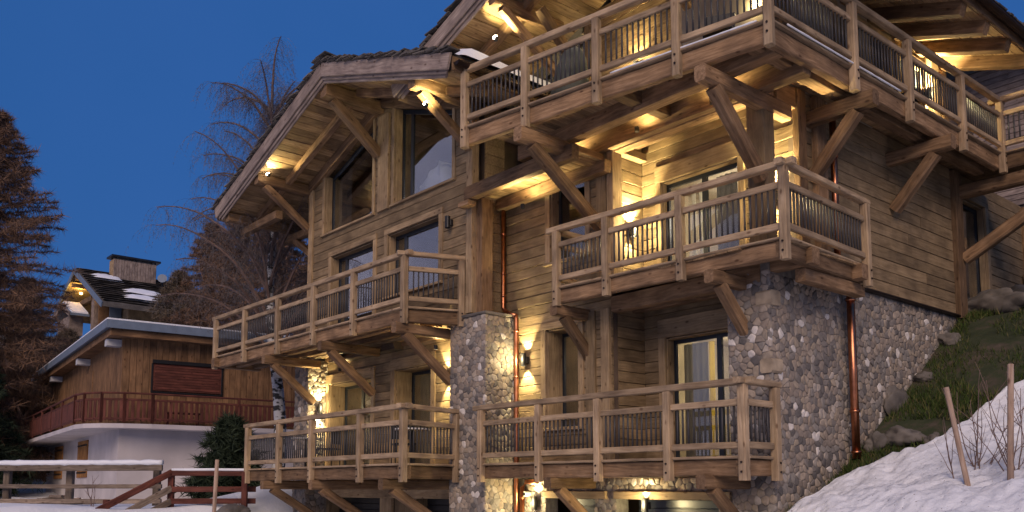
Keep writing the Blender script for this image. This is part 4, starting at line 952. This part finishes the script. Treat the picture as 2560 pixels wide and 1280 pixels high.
mb = MB(); mb.tube([(-10.1, 9.95, Z3), (-10.12, 9.95, Z3 + .25), (-10.1, 9.97, Z3 + .6), (-10.05, 9.98, Z3 + .85), (-10.0, 9.98, Z3 + .98)], [.30, .33, .27, .2, .08], 14); mb.build('cover', M['cloth'], t, True)

# ------------------------------------------------------------------ neighbouring chalet
NB = (-12.43, 28.0, EYE); NR = R(35.1)
nb = thing('neighbour_chalet', 'small white and orange-brown chalet with a red curved balcony behind the fences', 'chalet', NB, NR, local=False)
mb = MB(); mb.box(0, 9, 0, 15, -.6, 1.95); mb.build('white_wall', M['white'], nb)
mb = MB(); mb.box(.05, 9, .05, 15.9, 1.9, 4.75); up_ = mb.build('upper_wall', M['darkroom'], nb)
def nbox(par, name, x0, x1, y0, y1, z0, z1, mat, jit=.0, ch=.004): return bx(par, name, x0, x1, y0, y1, z0, z1, mat, jit, ch)
for i in range(45):
    x = .05 + i * .2; nbox(up_, 'cladding_board', x, x + .188, .02, .05, 2.0, 4.75, 'orange')
for i in range(79):
    y = .06 + i * .2; nbox(up_, 'cladding_board', .02, .05, y, y + .188, 2.0, 4.75, 'orange')
mb = MB(); mb.box(-.55, 9.6, -.62, 16.8, 4.98, 5.16); rf = mb.build('roof', M['roofmetal'], nb)
mb = MB(); mb.box(-.44, 9.5, -.5, 16.7, 4.75, 4.978); mb.build('roof_lining', M['orange'], rf)
nbox(rf, 'roof_edge', -.62, -.55, -.66, 16.8, 4.93, 5.19, 'roofmetal'); nbox(rf, 'roof_edge', -.55, 9.6, -.68, -.62, 4.93, 5.19, 'roofmetal')
nbox(rf, 'fascia', -.47, -.44, -.52, 16.7, 4.72, 4.92, 'orange'); nbox(rf, 'fascia', -.44, 9.5, -.53, -.5, 4.72, 4.92, 'orange')
mb = MB(); mb.box(-.6, 9.55, -.66, 16.8, 5.16, 5.24); mb.build('roof_snow', M['snow'], rf)
for y in (.25, 5.6, 12.0): nbox(up_, 'beam_end', -.42, .02, y, y + .36, 4.50, 4.72, 'whitewood')
sh = nbox(up_, 'roller_shutter', .95, 3.15, -.03, .02, 3.12, 4.0, 'redwood')
for i in range(9): nbox(sh, 'slat', 1.0, 3.1, -.045, -.03, 3.17 + i * .09, 3.25 + i * .09, 'redwood')
nbox(sh, 'shutter_box', .92, 3.2, -.10, -.03, 4.0, 4.12, 'black')
nbox(sh, 'shutter_frame', .90, .95, -.05, -.0, 3.08, 4.0, 'black'); nbox(sh, 'shutter_frame', 3.15, 3.2, -.05, -.0, 3.08, 4.0, 'black'); nbox(sh, 'shutter_frame', .9, 3.2, -.05, 0, 3.04, 3.09, 'black')
for y0, y1 in ((4.9, 6.1), (6.15, 7.3)): nbox(up_, 'closed_shutter', -.01, .02, y0, y1, 2.1, 4.2, 'orange')
for y0, y1 in ((5.05, 7.0), (10.6, 12.6)):
    for k in range(2):
        ya, yb = (y0 + (y1 - y0) * k / 2, y0 + (y1 - y0) * (k + 1) / 2 - .04); o = nbox(nb, 'wooden_shutter', -.05, 0, ya, yb, .35, 1.7, 'shutter')
        for z in (.5, 1.5): nbox(o, 'hinge', -.06, -.05, ya, yb, z, z + .06, 'black')
path = [(-1.15, 15.5), (-1.15, .9), (-1.0, .2), (-.6, -.35), (0, -.65), (.8, -.8), (9, -.8)]
mb = MB(); pl = [(x, y, 1.83) for x, y in path] + [(9, .0, 1.83), (0, 0, 1.83), (0, 15.5, 1.83)]; mb.prism(pl, (0, 0, .14)); bsl = mb.build('balcony_slab', M['white'], nb)
mb = MB()
for i in range(len(path) - 1): mb.tube([(path[i][0], path[i][1], 2.92), (path[i + 1][0], path[i + 1][1], 2.92)], .035, 6)
mb.build('hand_rail', M['redwood'], bsl)
for zz in (2.12, 2.72):
    for i in range(len(path) - 1): timber(bsl, 'rail', (path[i][0], path[i][1], zz), (path[i + 1][0], path[i + 1][1], zz), .04, .07, 'redwood', jit=0)
tot = 0
for i in range(len(path) - 1):
    p, q = Vector((*path[i], 0)), Vector((*path[i + 1], 0)); L = (q - p).length; n = max(1, int(L / (.16 if p.y < 3 and i > 0 else .135)))
    for k in range(n):
        c = p.lerp(q, (k + .5) / n); d = (q - p).normalized() * (.05 if i > 0 else .062); m1 = c - d; m2 = c + d
        timber(bsl, 'slat', (c.x, c.y, 2.05), (c.x, c.y, 2.74), .022, d.length * 2, 'redwood', jit=.0, up=(q - p).normalized(), ch=.003)
    n2 = max(1, int(L / 2.2))
    for k in range(n2 + 1):
        c = p.lerp(q, k / n2); nbox(bsl, 'post', c.x - .04, c.x + .04, c.y - .04, c.y + .04, 2.0, 2.92, 'redwood')
t = thing('bench', 'low dark wooden bench on the red curved balcony of the small chalet', 'bench', (NB[0], NB[1], NB[2]), NR, local=False)
t.location = V3(NB) + Matrix.Rotation(NR, 3, 'Z') @ Vector((1.3, -.35, 1.98))
bx(t, 'seat', 0, 1.1, -.12, .12, .38, .43, 'redwood'); bx(t, 'leg', .05, .1, -.1, .1, 0, .38, 'redwood'); bx(t, 'leg', 1.0, 1.05, -.1, .1, 0, .38, 'redwood')

# ------------------------------------------------------------------ chalet high on the hillside
fa, fb = ab(-35.2, 70.0); fz = 17.3
fh = thing('hillside_chalet', 'distant chalet on the hill with orange lights under its gable and a boarded chimney', 'chalet', (fa, fb, 12.0))
def fbx(par, n, x0, x1, y0, y1, z0, z1, mat, jit=.0): return bx(par, n, fa + x0, fa + x1, fb + y0, fb + y1, z0, z1, mat, jit)
mb = MB(); mb.prism([(fa - 4.2, fb + 2.6, 12.2), (fa + 5.5, fb + 2.6, 12.2), (fa + 5.5, fb + 2.6, 14.2), (fa, fb + 2.6, 16.8), (fa - 4.2, fb + 2.6, 14.9)], (0, 6, 0)); fw = mb.build('wall', M['trim'], fh)
for sg, L in ((-1, 6.0), (1, 8.0)):
    mb = MB(); mb.prism([(fa, fb, fz - .1), (fa + sg * L, fb, fz - .1 - .5 * L), (fa + sg * L, fb, fz + .22 - .5 * L), (fa, fb, fz + .22)], (0, 9.5, 0)); r_ = mb.build('roof', M['shingle'], fh)
    timber(r_, 'barge_board', (fa, fb - .06, fz + .02), (fa + sg * L, fb - .06, fz + .02 - .5 * L), .08, .42, 'roofmetal', jit=0)
    for i in range(int(L / .5)):
        for k in range(1): timber(r_, 'shingle_row', (fa + sg * (i * .5 + .1), fb + .1, fz + .28 - .5 * (i * .5 + .1)), (fa + sg * (i * .5 + .1), fb + 9.4, fz + .28 - .5 * (i * .5 + .1)), .45, .05, 'shingle', jit=.3, seg=14)
for (x0, x1, y0, y1) in ((1.0, 2.2, .8, 3.2), (4.0, 5.2, 2.4, 5.6), (5.6, 6.7, 2.0, 5.0)):
    vs = []; fs = []
    for i in range(9):
        for j in range(9):
            x = x0 + (x1 - x0) * i / 8; y = y0 + (y1 - y0) * j / 8; e = math.sin(math.pi * i / 8) * math.sin(math.pi * j / 8)
            vs.append(Vector((fa + x, fb + y, fz + .24 - .5 * x + .22 * min(1, e * 2.5) * (1 + .3 * noise.noise((x * 2, y * 2, 0))))) - OFF[r_])
    fs = [(i * 9 + j, (i + 1) * 9 + j, (i + 1) * 9 + j + 1, i * 9 + j + 1) for i in range(8) for j in range(8)]
    place('roof_snow', mesh('roof_snow', vs, fs, M['snow'], True), r_)
fc = MB(); fc.box(fa + .4, fa + 1.5, fb + 2.5, fb + 5.9, 15.5, 18.45); fco = fc.build('chimney', M['trim'], fh)
for i in range(16): fbx(fco, 'board', 1.5, 1.54, 2.5 + i * .2125, 2.5 + i * .2125 + .195, 15.6, 18.45, 'barge')
fbx(fco, 'chimney_cap', .2, 1.7, 2.3, 6.2, 18.62, 18.78, 'black', .02)
for y in (2.6, 4.2, 5.75): fbx(fco, 'cap_leg', .5, .6, y, y + .08, 18.45, 18.62, 'black')
for y in (2.6, 4.2, 5.75): fbx(fco, 'cap_leg', 1.4, 1.5, y, y + .08, 18.45, 18.62, 'black')
fbx(fh, 'corner_pillar', 2.9, 3.6, .6, 1.2, 12.2, 15.5, 'barge'); fbx(fh, 'lit_wall', 3.7, 3.9, .9, 2.6, 12.2, 15.2, 'orange')
fbx(fh, 'gable_beam', -3.9, 3.0, .5, .9, 14.5, 14.9, 'beam'); fbx(fh, 'purlin', -1.2, -.9, .1, 2.6, 16.15, 16.5, 'beam'); fbx(fh, 'purlin', -.2, .2, .1, 2.6, 16.6, 17.0, 'beam')
fbx(fh, 'window', 4.1, 4.15, 1.6, 2.5, 12.6, 14.5, 'roofmetal')
for sg, L in ((-1, 2.3), (1, 2.6)):
    mb = MB(); mb.prism([(fa + .3, fb - .9, 14.3), (fa + .3 + sg * L, fb - .9, 14.3 - .42 * L), (fa + .3 + sg * L, fb - .9, 14.5 - .42 * L), (fa + .3, fb - .9, 14.55)], (0, 1.4, 0)); p_ = mb.build('porch_roof', M['roofmetal'], fh)
    timber(p_, 'barge_board', (fa + .3, fb - .95, 14.34), (fa + .3 + sg * L, fb - .95, 14.34 - .42 * L), .08, .32, 'barge', jit=0)
    mb = MB(); mb.prism([(fa + .3, fb - .8, 14.55), (fa + .3 + sg * L, fb - .8, 14.5 - .42 * L), (fa + .3 + sg * L, fb - .8, 14.62 - .42 * L), (fa + .3, fb - .8, 14.72)], (0, 1.2, 0)); mb.build('roof_snow', M['snow'], p_)
fbx(fh, 'porch_wall', -1.4, 2.0, -.7, .3, 11.8, 13.3, 'barge')
def farlamp(label, x, y, z, wt):
    t = thing('eave_light', label, 'light', (fa + x, fb + y, z), group='orange lights of the hillside chalet')
    mb = MB(); mb.tube([(fa + x, fb + y, z), (fa + x, fb + y, z + .16)], .12, 8); mb.build('lens', M['farglow'], t)
    l = bpy.data.lights.new('lamp_light', 'POINT'); l.energy = wt; l.color = (1, .52, .10); l.shadow_soft_size = .2; o = bpy.data.objects.new('lamp_light', l); COL.objects.link(o); o.location = W(fa + x, fb + y - .2, z + .25)
farlamp('orange light under the gable ridge of the chalet on the hill', -1.35, .9, 15.75, 300)
farlamp('orange light low at the left eave of the chalet on the hill', -4.9, .6, 14.1, 80)
farlamp('orange light on the side wall behind the pillar of the hillside chalet', 3.55, 1.0, 14.9, 300)
t = thing('satellite_dish', 'pale satellite dish on a pole beside the boarded chimney on the hill', 'satellite dish', (fa + 2.2, fb + 6.2, 15.6))
mb = MB(); c0 = V3((fa + 2.2, fb + 6.2, 17.2)); mb.tube([c0, c0 + Vector((.10, -.05, .03)), c0 + Vector((.14, -.07, .04))], [.08, .28, .38], 14); mb.build('dish', M['roofmetal'], t)
mb = MB(); mb.tube([(fa + 2.15, fb + 6.2, 15.6), (fa + 2.15, fb + 6.2, 17.2)], .05, 6); mb.build('pole', M['black'], t)

# ------------------------------------------------------------------ house up the slope on the right
rh = thing('slope_house', 'boarded house with dark roof partly seen beyond the right end of the top balcony', 'house', (-13, 31, 6.5))
mb = MB(); mb.box(-20, 4, 31.1, 38, 5, 14.2); rw_ = mb.build('wall', M['darkroom'], rh)
for i in range(26): bx(rw_, 'board', -20, -9.4, 31.02, 31.1, 9.2 + i * .19, 9.2 + i * .19 + .175, 'barge', jit=.0)
wbox(rw_, 'window', 'F', 31.02, -9.2, -7.6, 0, .03, 11, 13.2, 'roofmetal')
mb = MB(); mb.prism([(-22, 29.6, 14.2), (-22, 39, 17.2), (-22, 39, 17.6), (-22, 29.6, 14.6)], (27, 0, 0)); rr_ = mb.build('roof', M['shingle'], rh)
bx(rr_, 'eave_board', -22, 5, 29.5, 29.6, 14.05, 14.5, 'beam')

# ------------------------------------------------------------------ fences, stakes, logs
def wp(px, Y, z): return ((px - 1280) / 2229 * Y, Y, z + EYE)
def wtimber(t, name, p, q, w_, h_, mat, jit=.03): return timber(t, name, p, q, w_, h_, mat, jit)
f1 = thing('fence', 'grey post and rail fence with snow along its top rail', 'fence', wp(200, 24, -.6), 0, local=False); OFF[f1] = V3(f1.location)
Y = 24.0
for z, h_ in ((.53, .20), (.02, .11), (-.37, .12)): wtimber(f1, 'rail', wp(-60, Y + .0, z), wp(404, Y - .6, z), .07, h_, 'fencewood')
for px in (18, 175, 392): wtimber(f1, 'post', wp(px, Y + .12, -.9), wp(px, Y + .12, .5 if px > 30 else .5), .17, .17, 'fencewood')
mb = MB(); n = 40; 
for i in range(n):
    a_, b_ = wp(-60 + 464 * i / n, Y - .6 * i / n, .63), wp(-60 + 464 * (i + 1) / n, Y - .6 * (i + 1) / n, .63)
    hh = .075 + .02 * noise.noise((i * .6, 0, 0)); k = len(mb.v)
mb.tube([Vector(wp(-60 + 464 * i / n, Y - .6 * i / n, .645 + .012 * noise.noise((i * .7, 2, 0)))) for i in range(n + 1)], [.075 + .018 * noise.noise((i * .5, 5, 0)) for i in range(n + 1)], 8); mb.build('rail_snow', M['snow'], f1, True)
f2 = thing('fence', 'red-brown fence with a sloping stair rail beside the snow bank', 'fence', wp(430, 21, -.6), 0, local=False); OFF[f2] = V3(f2.location)
Y = 21.0
for z in (.33, -.05, -.33): wtimber(f2, 'rail', wp(425, Y, z), wp(760 if z > .3 else 640, Y + .4, z), .06, .13, 'redwood')
for px in (428, 612): wtimber(f2, 'post', wp(px, Y + .1, -.9), wp(px, Y + .1, .36), .13, .13, 'redwood')
for dz, mt in ((0, 'redwood'), (-.38, 'fencewood'), (-.68, 'fencewood')): wtimber(f2, 'stair_rail', wp(428, Y, .35 + dz), wp(200, Y - 1.6, -.72 + dz), .06, .15, mt)
wtimber(f2, 'post', wp(268, Y - .9, -1.4), wp(268, Y - .9, -.28), .12, .12, 'redwood')
mb = MB(); mb.tube([wp(428, Y, .41), wp(530, Y + .1, .415), wp(640, Y + .25, .41), wp(755, Y + .4, .41)], .035, 6); mb.build('rail_snow', M['snow'], f2, True)
def stake(label, p, q, r, r2=None):
    t = thing('stake', label, 'stake', p, 0, local=False, group='wooden stakes in the snow'); mb = MB(); d = V3(q) - V3(p)
    mb.tube([Vector((0, 0, -.2)), d * .3 + Vector((.004, 0, 0)), d * .7, d], [r, r * 1.02, r * .97, r2 or r * .9], 9)
    timber(t, 'pole', (0, 0, -.25), d, r * 1.8, r * 1.8, 'stake', jit=.06, ch=r * .55, seg=6)
stake('thin pale stake standing before the red-brown fence', wp(537, 19.5, -.38), wp(541, 19.5, .6), .045)
def gz(X, Y): return hgt(X, Y) + EYE
def onslope(px, Y): X = (px - 1280) / 2229 * Y; return (X, Y, gz(X, Y) + .08)
def stakeR(label, px0, px1, py0, py1, r):
    # find the distance at which the slope meets the pixel row of the stake's foot
    Y = 6.0
    while Y < 16 and (1218 - 2229 * (gz((px0 - 1280) / 2229 * Y, Y) - EYE + .12) / Y) > py0: Y += .05
    z1 = (1218 - py1) / 2229 * Y; p = onslope(px0, Y); stake(label, p, ((px1 - 1280) / 2229 * Y, Y + .1, z1 + EYE), r); return p
s1 = stakeR('shorter peeled stake leaning left in the right-hand snow', 2432, 2387, 1232, 965, .036)
s2 = stakeR('taller peeled stake at the right edge of the snow slope', 2522, 2556, 1238, 905, .040)
logs = thing('log_pile', 'heap of split firewood lying on the snow behind the grey fence', 'firewood', wp(130, 27, -.6), 0, local=False)
for i in range(34):
    x = random.uniform(-1.1, 1.1) + (0 if i < 20 else .5); y = random.uniform(-.3, .3); z = random.uniform(.05, .42 * max(.2, 1 - abs(x) / 1.4)); a_ = random.uniform(-.6, .6)
    timber(logs, 'log', (x - .22 * math.cos(a_), y - .22 * math.sin(a_), z), (x + .22 * math.cos(a_), y + .22 * math.sin(a_), z + random.uniform(-.06, .08)), .12, .11, 'stake' if i % 3 == 0 else 'fencewood', jit=.1, ch=.04, seg=2)

# ------------------------------------------------------------------ boulders
def boulder(label, a, b, r, sq=(1, 1, .7), z=None, snow=False, seed=0):
    p = W(a, b, 0); zz = hgt(p.x, p.y) if z is None else z
    bm = bmesh.new(); bmesh.ops.create_icosphere(bm, subdivisions=4, radius=1)
    for v in bm.verts:
        n_ = noise.noise(v.co * 1.1 + Vector((seed, 0, 0))) * .45 + noise.noise(v.co * 3 + Vector((seed, 4, 0))) * .18 + abs(noise.noise(v.co * 5 + Vector((seed, 9, 0)))) * -.16 + noise.noise(v.co * 11 + Vector((seed, 2, 0))) * .04
        v.co *= r * (1 + n_); v.co.x *= sq[0]; v.co.y *= sq[1]; v.co.z *= sq[2]
    me = bpy.data.meshes.new('boulder'); bm.to_mesh(me); bm.free(); me.materials.append(M['boulder']); me.polygons.foreach_set('use_smooth', [True] * len(me.polygons))
    o = place('boulder', me, None, W(a, b, zz + r * .18)); o.rotation_mode = 'XYZ'; o.rotation_euler = (0, 0, TH + seed); tag(o, label, 'boulder', 'boulders along the foot of the stone wall')
import bmesh
boulder('large pale ledge rock under the tall side window', -7.0, 18.5, .55, (.8, 1.9, .6), seed=1)
boulder('rounded brown boulder against the wall near the top of the slope', -7.1, 16.85, .21, (1, 1.1, .85), seed=2)
boulder('grey slab rock leaning on the wall halfway down the slope', -7.2, 14.85, .30, (.35, 1.2, 1.1), seed=3)
boulder('small yellowish rock by the wall above the grey slab', -7.12, 15.75, .17, (1, 1.3, .7), seed=4)
boulder('rounded boulder right of the foot of the thick downpipe', -6.98, 13.72, .20, (1, 1, .9), seed=5)
boulder('flat speckled grey boulder at the snow edge beside the rounded one', -6.62, 13.85, .27, (1.3, .8, .6), seed=6)
boulder('dark stone sunk in the snow edge on the slope', -6.1, 13.75, .13, (1, .8, 1.1), seed=7)
boulder('rock on the skyline at the right edge of the slope', -6.9, 19.9, .4, (1, 1.5, .6), seed=8)
boulder('snow-flanked rock at the foot of the left bank under the brace', -19.9, 8.6, .45, (1.4, .8, .6), z=-.75, seed=9)

# ------------------------------------------------------------------ grass on the slope
gv = []; gf = []
for i in range(48000):
    a = -7.2 + 5.5 * random.random() ** 1.3; b = random.uniform(10.8, 24)
    if b < snow_edge(a) - .05: continue
    if noise.noise((a * 1.1, b * 1.1, 3)) < -.12: continue
    p = W(a, b, 0); z = hgt(p.x, p.y) + EYE; h_ = random.uniform(.05, .16); t = random.uniform(0, 6.28); dx, dy = math.cos(t) * .012, math.sin(t) * .012; lx, ly = random.gauss(0, .05), random.gauss(0, .05)
    n = len(gv); gv += [(p.x - dx, p.y - dy, z - .02), (p.x + dx, p.y + dy, z - .02), (p.x + lx, p.y + ly, z + h_)]; gf.append((n, n + 1, n + 2))
tag(place('grass', mesh('grass', gv, gf, M['grass']), None), 'short dark green and straw grass on the bare part of the right slope', 'grass', kind='stuff')

# ------------------------------------------------------------------ shrubs: bare shoots in the snow
def shoots(label, px, Y, n, h_, spread, seed, lean=0):
    random.seed(seed); p = onslope(px, Y); t = thing('bare_shrub', label, 'shrub', p, 0, local=False, group='leafless young shrubs in the snow')
    for k in range(n):
        x, y = random.gauss(0, spread), random.gauss(0, spread * .6); pts = [Vector((x * .3, y * .3, -.15))]; d = Vector((random.gauss(lean, .16), random.gauss(0, .12), 1)).normalized(); L = h_ * random.uniform(.6, 1); cur = pts[0].copy(); mb = MB(); m_ = 9
        for i in range(m_):
            d = (d + Vector((random.gauss(0, .07), random.gauss(0, .07), .03))).normalized(); cur = cur + d * L / m_; pts.append(cur.copy())
        mb.tube(pts, [.011 * (1 - .7 * i / m_) for i in range(m_ + 1)], 5)
        for b_ in range(4):
            i0 = random.randint(2, m_ - 1); q = pts[i0].copy(); dd = Vector((random.gauss(0, .6), random.gauss(0, .5), .8)).normalized(); tp = [q.copy()]
            for i in range(4): dd = (dd + Vector((random.gauss(0, .1), 0, .06))).normalized(); q = q + dd * h_ * .07; tp.append(q.copy())
            mb.tube(tp, [.006, .005, .004, .003, .002], 4)
        mb.build('stem', M['twig'], t)
shoots('tall single leafless shoot left of the shorter stake', 2388 + 10, s1[1] + .2, 1, 1.8, .02, 31, -.02)
shoots('leafless shrub with branching shoots right of the shorter stake', 2445, s1[1] + .5, 5, 1.7, .10, 32, .08)
shoots('leafless many-stemmed shrub beside the taller stake', 2545, s2[1] + .4, 7, 1.6, .14, 33, -.05)
shoots('small leafless sapling behind the grey fence', 238 - 5, 22, 3, .9, .1, 34)
random.seed(11)

# ------------------------------------------------------------------ trees
def tris(name, P0, P1, wd, mat, parent, loc):
    """one thin leaf-like triangle per twig"""
    P0 = np.array(P0); P1 = np.array(P1); n = len(P0); d = P1 - P0; r_ = rng.normal(size=(n, 3)); s = np.cross(d, r_); s /= np.linalg.norm(s, axis=1)[:, None] + 1e-9; s *= np.array(wd).reshape(-1, 1) / 2
    v = np.empty((n * 3, 3)); v[0::3] = P0 - s; v[1::3] = P0 + s; v[2::3] = P1
    me = bpy.data.meshes.new(name); me.vertices.add(n * 3); me.vertices.foreach_set('co', v.ravel()); me.loops.add(n * 3); me.loops.foreach_set('vertex_index', np.arange(n * 3)); me.polygons.add(n)
    me.polygons.foreach_set('loop_start', np.arange(0, n * 3, 3)); me.polygons.foreach_set('loop_total', np.full(n, 3)); me.update(calc_edges=True); me.materials.append(M[mat])
    return place(name, me, parent, loc)
def conifer(label, px, Y, top, rad, mat='larch', zb=None, nb_=150, tw=60, droop=.25, low=.12, cap=99, cat='tree', twl=.45, tww=.026, name='larch_tree', grp='trees behind the chalets', dens=1.0):
    X = (px - 1280) / 2229 * Y; z0 = (hgt(X, Y) + EYE) if zb is None else zb + EYE; H = top + EYE - z0
    t = thing(name, label, cat, (X, Y, z0), 0, local=False, group=grp)
    mb = MB(); m_ = 9; pts = [Vector((.15 * noise.noise((i * .5, px, 0)) * i / m_, .1 * noise.noise((i * .5, px, 4)), H * i / m_ - (.3 if i == 0 else 0))) for i in range(m_ + 1)]
    mb.tube(pts, [max(.015, .018 * H * (1 - i / m_) ** .9) for i in range(m_ + 1)], 7); mb.build('trunk', M['bark'], t)
    A = []; B = []; Wd = []
    for k in range(int(nb_ * dens)):
        f = low + (1 - low) * (k + rng.random()) / (nb_ * dens); f = min(f, .985); az = k * 2.4 + rng.normal() * .4
        L = rad * (1 - f) ** .75 * rng.uniform(.6, 1.08) * min(1, (f - low) / .12 + .55) + .15; L = min(L, cap * rng.uniform(.75, 1.1))
        base = np.array([pts[int(f * m_)].x, pts[int(f * m_)].y, f * H]); dv = np.array([math.cos(az), math.sin(az), .25 if f > .6 else .05]); prev = base; m2 = max(4, int(L / .3))
        for i in range(m2):
            s = (i + 1) / m2; nx_ = base + dv * L * s + np.array([0, 0, -droop * L * s * s + .10 * L * max(0, s - .6)]) + rng.normal(size=3) * .03
            A.append(prev); B.append(nx_ + (nx_ - prev) * .3); Wd.append(.035 * (1 - s) + .014)
            nn = int(3.0 * tw / m2 * (.5 + s * .7)) + 1
            for q in range(nn):
                o = prev + (nx_ - prev) * rng.random(); dd = rng.normal(size=3) * np.array([1, 1, .85]) + dv * .3; dd[2] -= droop * .5; dd /= np.linalg.norm(dd) + 1e-6; ll = twl * rng.uniform(.4, 1.5) * (1 - .45 * f)
                A.append(o); B.append(o + dd * ll); Wd.append(tww * rng.uniform(.6, 1.4))
            prev = nx_
    tris('crown', A, B, Wd, mat, t, (0, 0, 0)); return t
conifer('tall reddish larch at the left edge of the picture', -65, 38, 16.7, 7.0, 'larch', cap=3.5, nb_=420, tw=130, droop=.12, twl=.5, low=.05)
conifer('dark larch low behind the left edge of the small chalet', 40, 44, 10.5, 3.8, 'larchdark', nb_=240, tw=120, droop=.2, low=.03)
conifer('dark fir standing left of the small chalet', -85, 35, 6.0, 2.6, 'fir', nb_=200, tw=90, droop=.25, twl=.38, tww=.05, low=.02, name='fir_tree')
conifer('dark fir at the corner left of the red balcony', 40, 52, 9.0, 3.0, 'fir', nb_=200, tw=90, droop=.25, twl=.38, tww=.05, low=.02, name='fir_tree')
conifer('dull brown larch between the small chalet and the hill chalet', 150, 52, 9.3, 3.4, 'larchdark', nb_=190, tw=80, low=.03)
conifer('low dark fir behind the roof of the small chalet', 225, 50, 7.6, 2.8, 'fir', nb_=170, tw=80, twl=.38, tww=.05, low=.02, name='fir_tree')
conifer('fir behind the small chalet roof, below the hill chalet window', 330, 56, 9.6, 2.6, 'larchdark', nb_=170, tw=70, low=.02)
conifer('brown larch covering the right end of the hill chalet roof', 430, 55, 13.6, 4.2, 'larchdark', nb_=260, tw=80, low=.02)
conifer('tall brown larch between the birch and the hill chalet', 510, 50, 15.2, 4.6, 'larch', nb_=300, tw=110, low=.04)
conifer('rust-brown larch rising above the left balcony end', 590, 42, 14.2, 4.4, 'larch', nb_=320, tw=110, droop=.12, low=.04)
conifer('reddish larch seen beside the wing corner', 690, 40, 13.0, 4.2, 'larch', nb_=300, tw=105, droop=.12, low=.05)
conifer('dark fir low behind the left balcony end', 560, 47, 7.5, 3.4, 'fir', nb_=190, tw=80, tww=.05, twl=.38, low=.02, name='fir_tree')
conifer('brown larch directly behind the wing corner', 770, 46, 12.5, 4.2, 'larchdark', nb_=230, tw=75, low=.04)
conifer('dark fir behind the red balcony of the small chalet', 680, 40, 5.0, 2.8, 'fir', nb_=180, tw=80, tww=.05, twl=.38, low=.02, name='fir_tree')
conifer('small dense fir behind the red-brown fence', 572, 23.5, 1.8, 1.15, 'fir', nb_=120, tw=50, twl=.34, tww=.035, droop=.1, low=.02, name='fir_tree')

def birch(label, px, Y, zt, seed):
    X = (px - 1280) / 2229 * Y; z0 = hgt(X, Y) + EYE; H = zt + EYE - z0; random.seed(seed); r2 = np.random.default_rng(seed)
    t = thing('birch_tree', label, 'tree', (X, Y, z0), 0, local=False)
    mb = MB(); m_ = 12; pts = [Vector((-.10 * i / m_ * H * .35 + .12 * math.sin(i * .8), .05 * math.sin(i), H * .93 * i / m_ - (.3 if i == 0 else 0))) for i in range(m_ + 1)]
    mb.tube(pts, [max(.02, .19 * (1 - i / m_) ** .8) for i in range(m_ + 1)], 9); mb.build('trunk', M['birchbark'], t, True)
    A = []; B = []; Wd = []; lm = MB()
    def seg(p, q, w_): A.append(np.array(p)); B.append(np.array(q)); Wd.append(w_)
    for k in range(58):
        f = .28 + .70 * k / 57; base = pts[min(m_ - 1, int(f * m_))].lerp(pts[min(m_, int(f * m_) + 1)], f * m_ % 1); az = k * 2.4 + random.gauss(0, .3); L = H * .38 * (1.15 - f) ** .55 * random.uniform(.75, 1.2)
        d = Vector((math.cos(az), math.sin(az) * .8, 1.5)).normalized(); cur = base.copy(); limb = [cur.copy()]; N = 16
        for i in range(N):
            d = (d + Vector((math.cos(az) * .02, 0, -.015 - .17 * (i / N) ** 1.5)) + Vector((random.gauss(0, .05), random.gauss(0, .05), random.gauss(0, .03)))).normalized(); cur = cur + d * L / N; limb.append(cur.copy())
            if i > 2:
                for j in range(9):                       # hanging twigs
                    q = limb[-2].lerp(cur, random.random()); dd = Vector((random.gauss(0, .5), random.gauss(0, .5), .15 - .2 * i / N)).normalized(); tl = random.uniform(.35, 1.15); M_ = 7
                    for s in range(M_):
                        n_ = q + dd * tl / M_; seg(q, n_ + (n_ - q) * .25, .010 * (1 - .6 * s / M_)); 
                        if s > 1:
                            for _ in range(2): e = Vector((random.gauss(0, .5), random.gauss(0, .5), -.7)).normalized() * random.uniform(.05, .16); seg(n_, n_ + e, .007)
                        q = n_; dd = (dd + Vector((0, 0, -.42)) + Vector((random.gauss(0, .08), random.gauss(0, .08), 0))).normalized()
        lm.tube(limb, [.045 * (1 - .85 * i / N) + .004 for i in range(N + 1)], 5)
    lm.build('limbs', M['twig'], t); t.children[-1]['kind'] = 'stuff'
    tris('crown', A, B, Wd, 'birch', t, (0, 0, 0)); return t
birch('weeping bare birch with a white trunk behind the left wing', 690, 24, 11.6, 5)

# ------------------------------------------------------------------ lamps glimpsed inside the rooms
def pendant(label, a, b, z, r=.05, ln=.5, wt=6):
    t = thing('pendant_lamp', label, 'lamp', (a, b, z), group='lamps inside the rooms')
    mb = MB(); mb.tube([(a, b, z + r * .8), (a, b, z + ln)], .006, 5); mb.build('cord', M['black'], t)
    mb = MB(); mb.tube([(a, b, z - r), (a, b, z - r * .5), (a, b, z + r * .5), (a, b, z + r)], [r * .5, r, r, r * .5], 12); mb.build('bulb', M['lampglow'], t, True)
pendant('bright round lamp glimpsed in the small first floor window', -11.42, 12.1, 2.30, .035, .4)
pendant('square-framed lantern glimpsed in the left wing door', -18.25, 11.75, 2.2, .05, .3)
pendant('small lamp glimpsed in the right wing door', -15.6, 12.2, 2.1, .04, .4)
sh = thing('wall_shelf', 'shelf with small objects glimpsed in the small first floor window', 'shelf', (-11.5, 12.8, 1.5))
for k in range(4):
    bx(sh, 'board', -12.0, -11.15, 12.9, 13.15, 1.35 + k * .27, 1.38 + k * .27, 'trim')
    for q in range(3): bx(sh, 'object', -11.9 + q * .25, -11.83 + q * .25, 12.95, 13.05, 1.38 + k * .27, 1.48 + k * .27 + .05 * (q % 2), 'stake', jit=.05)
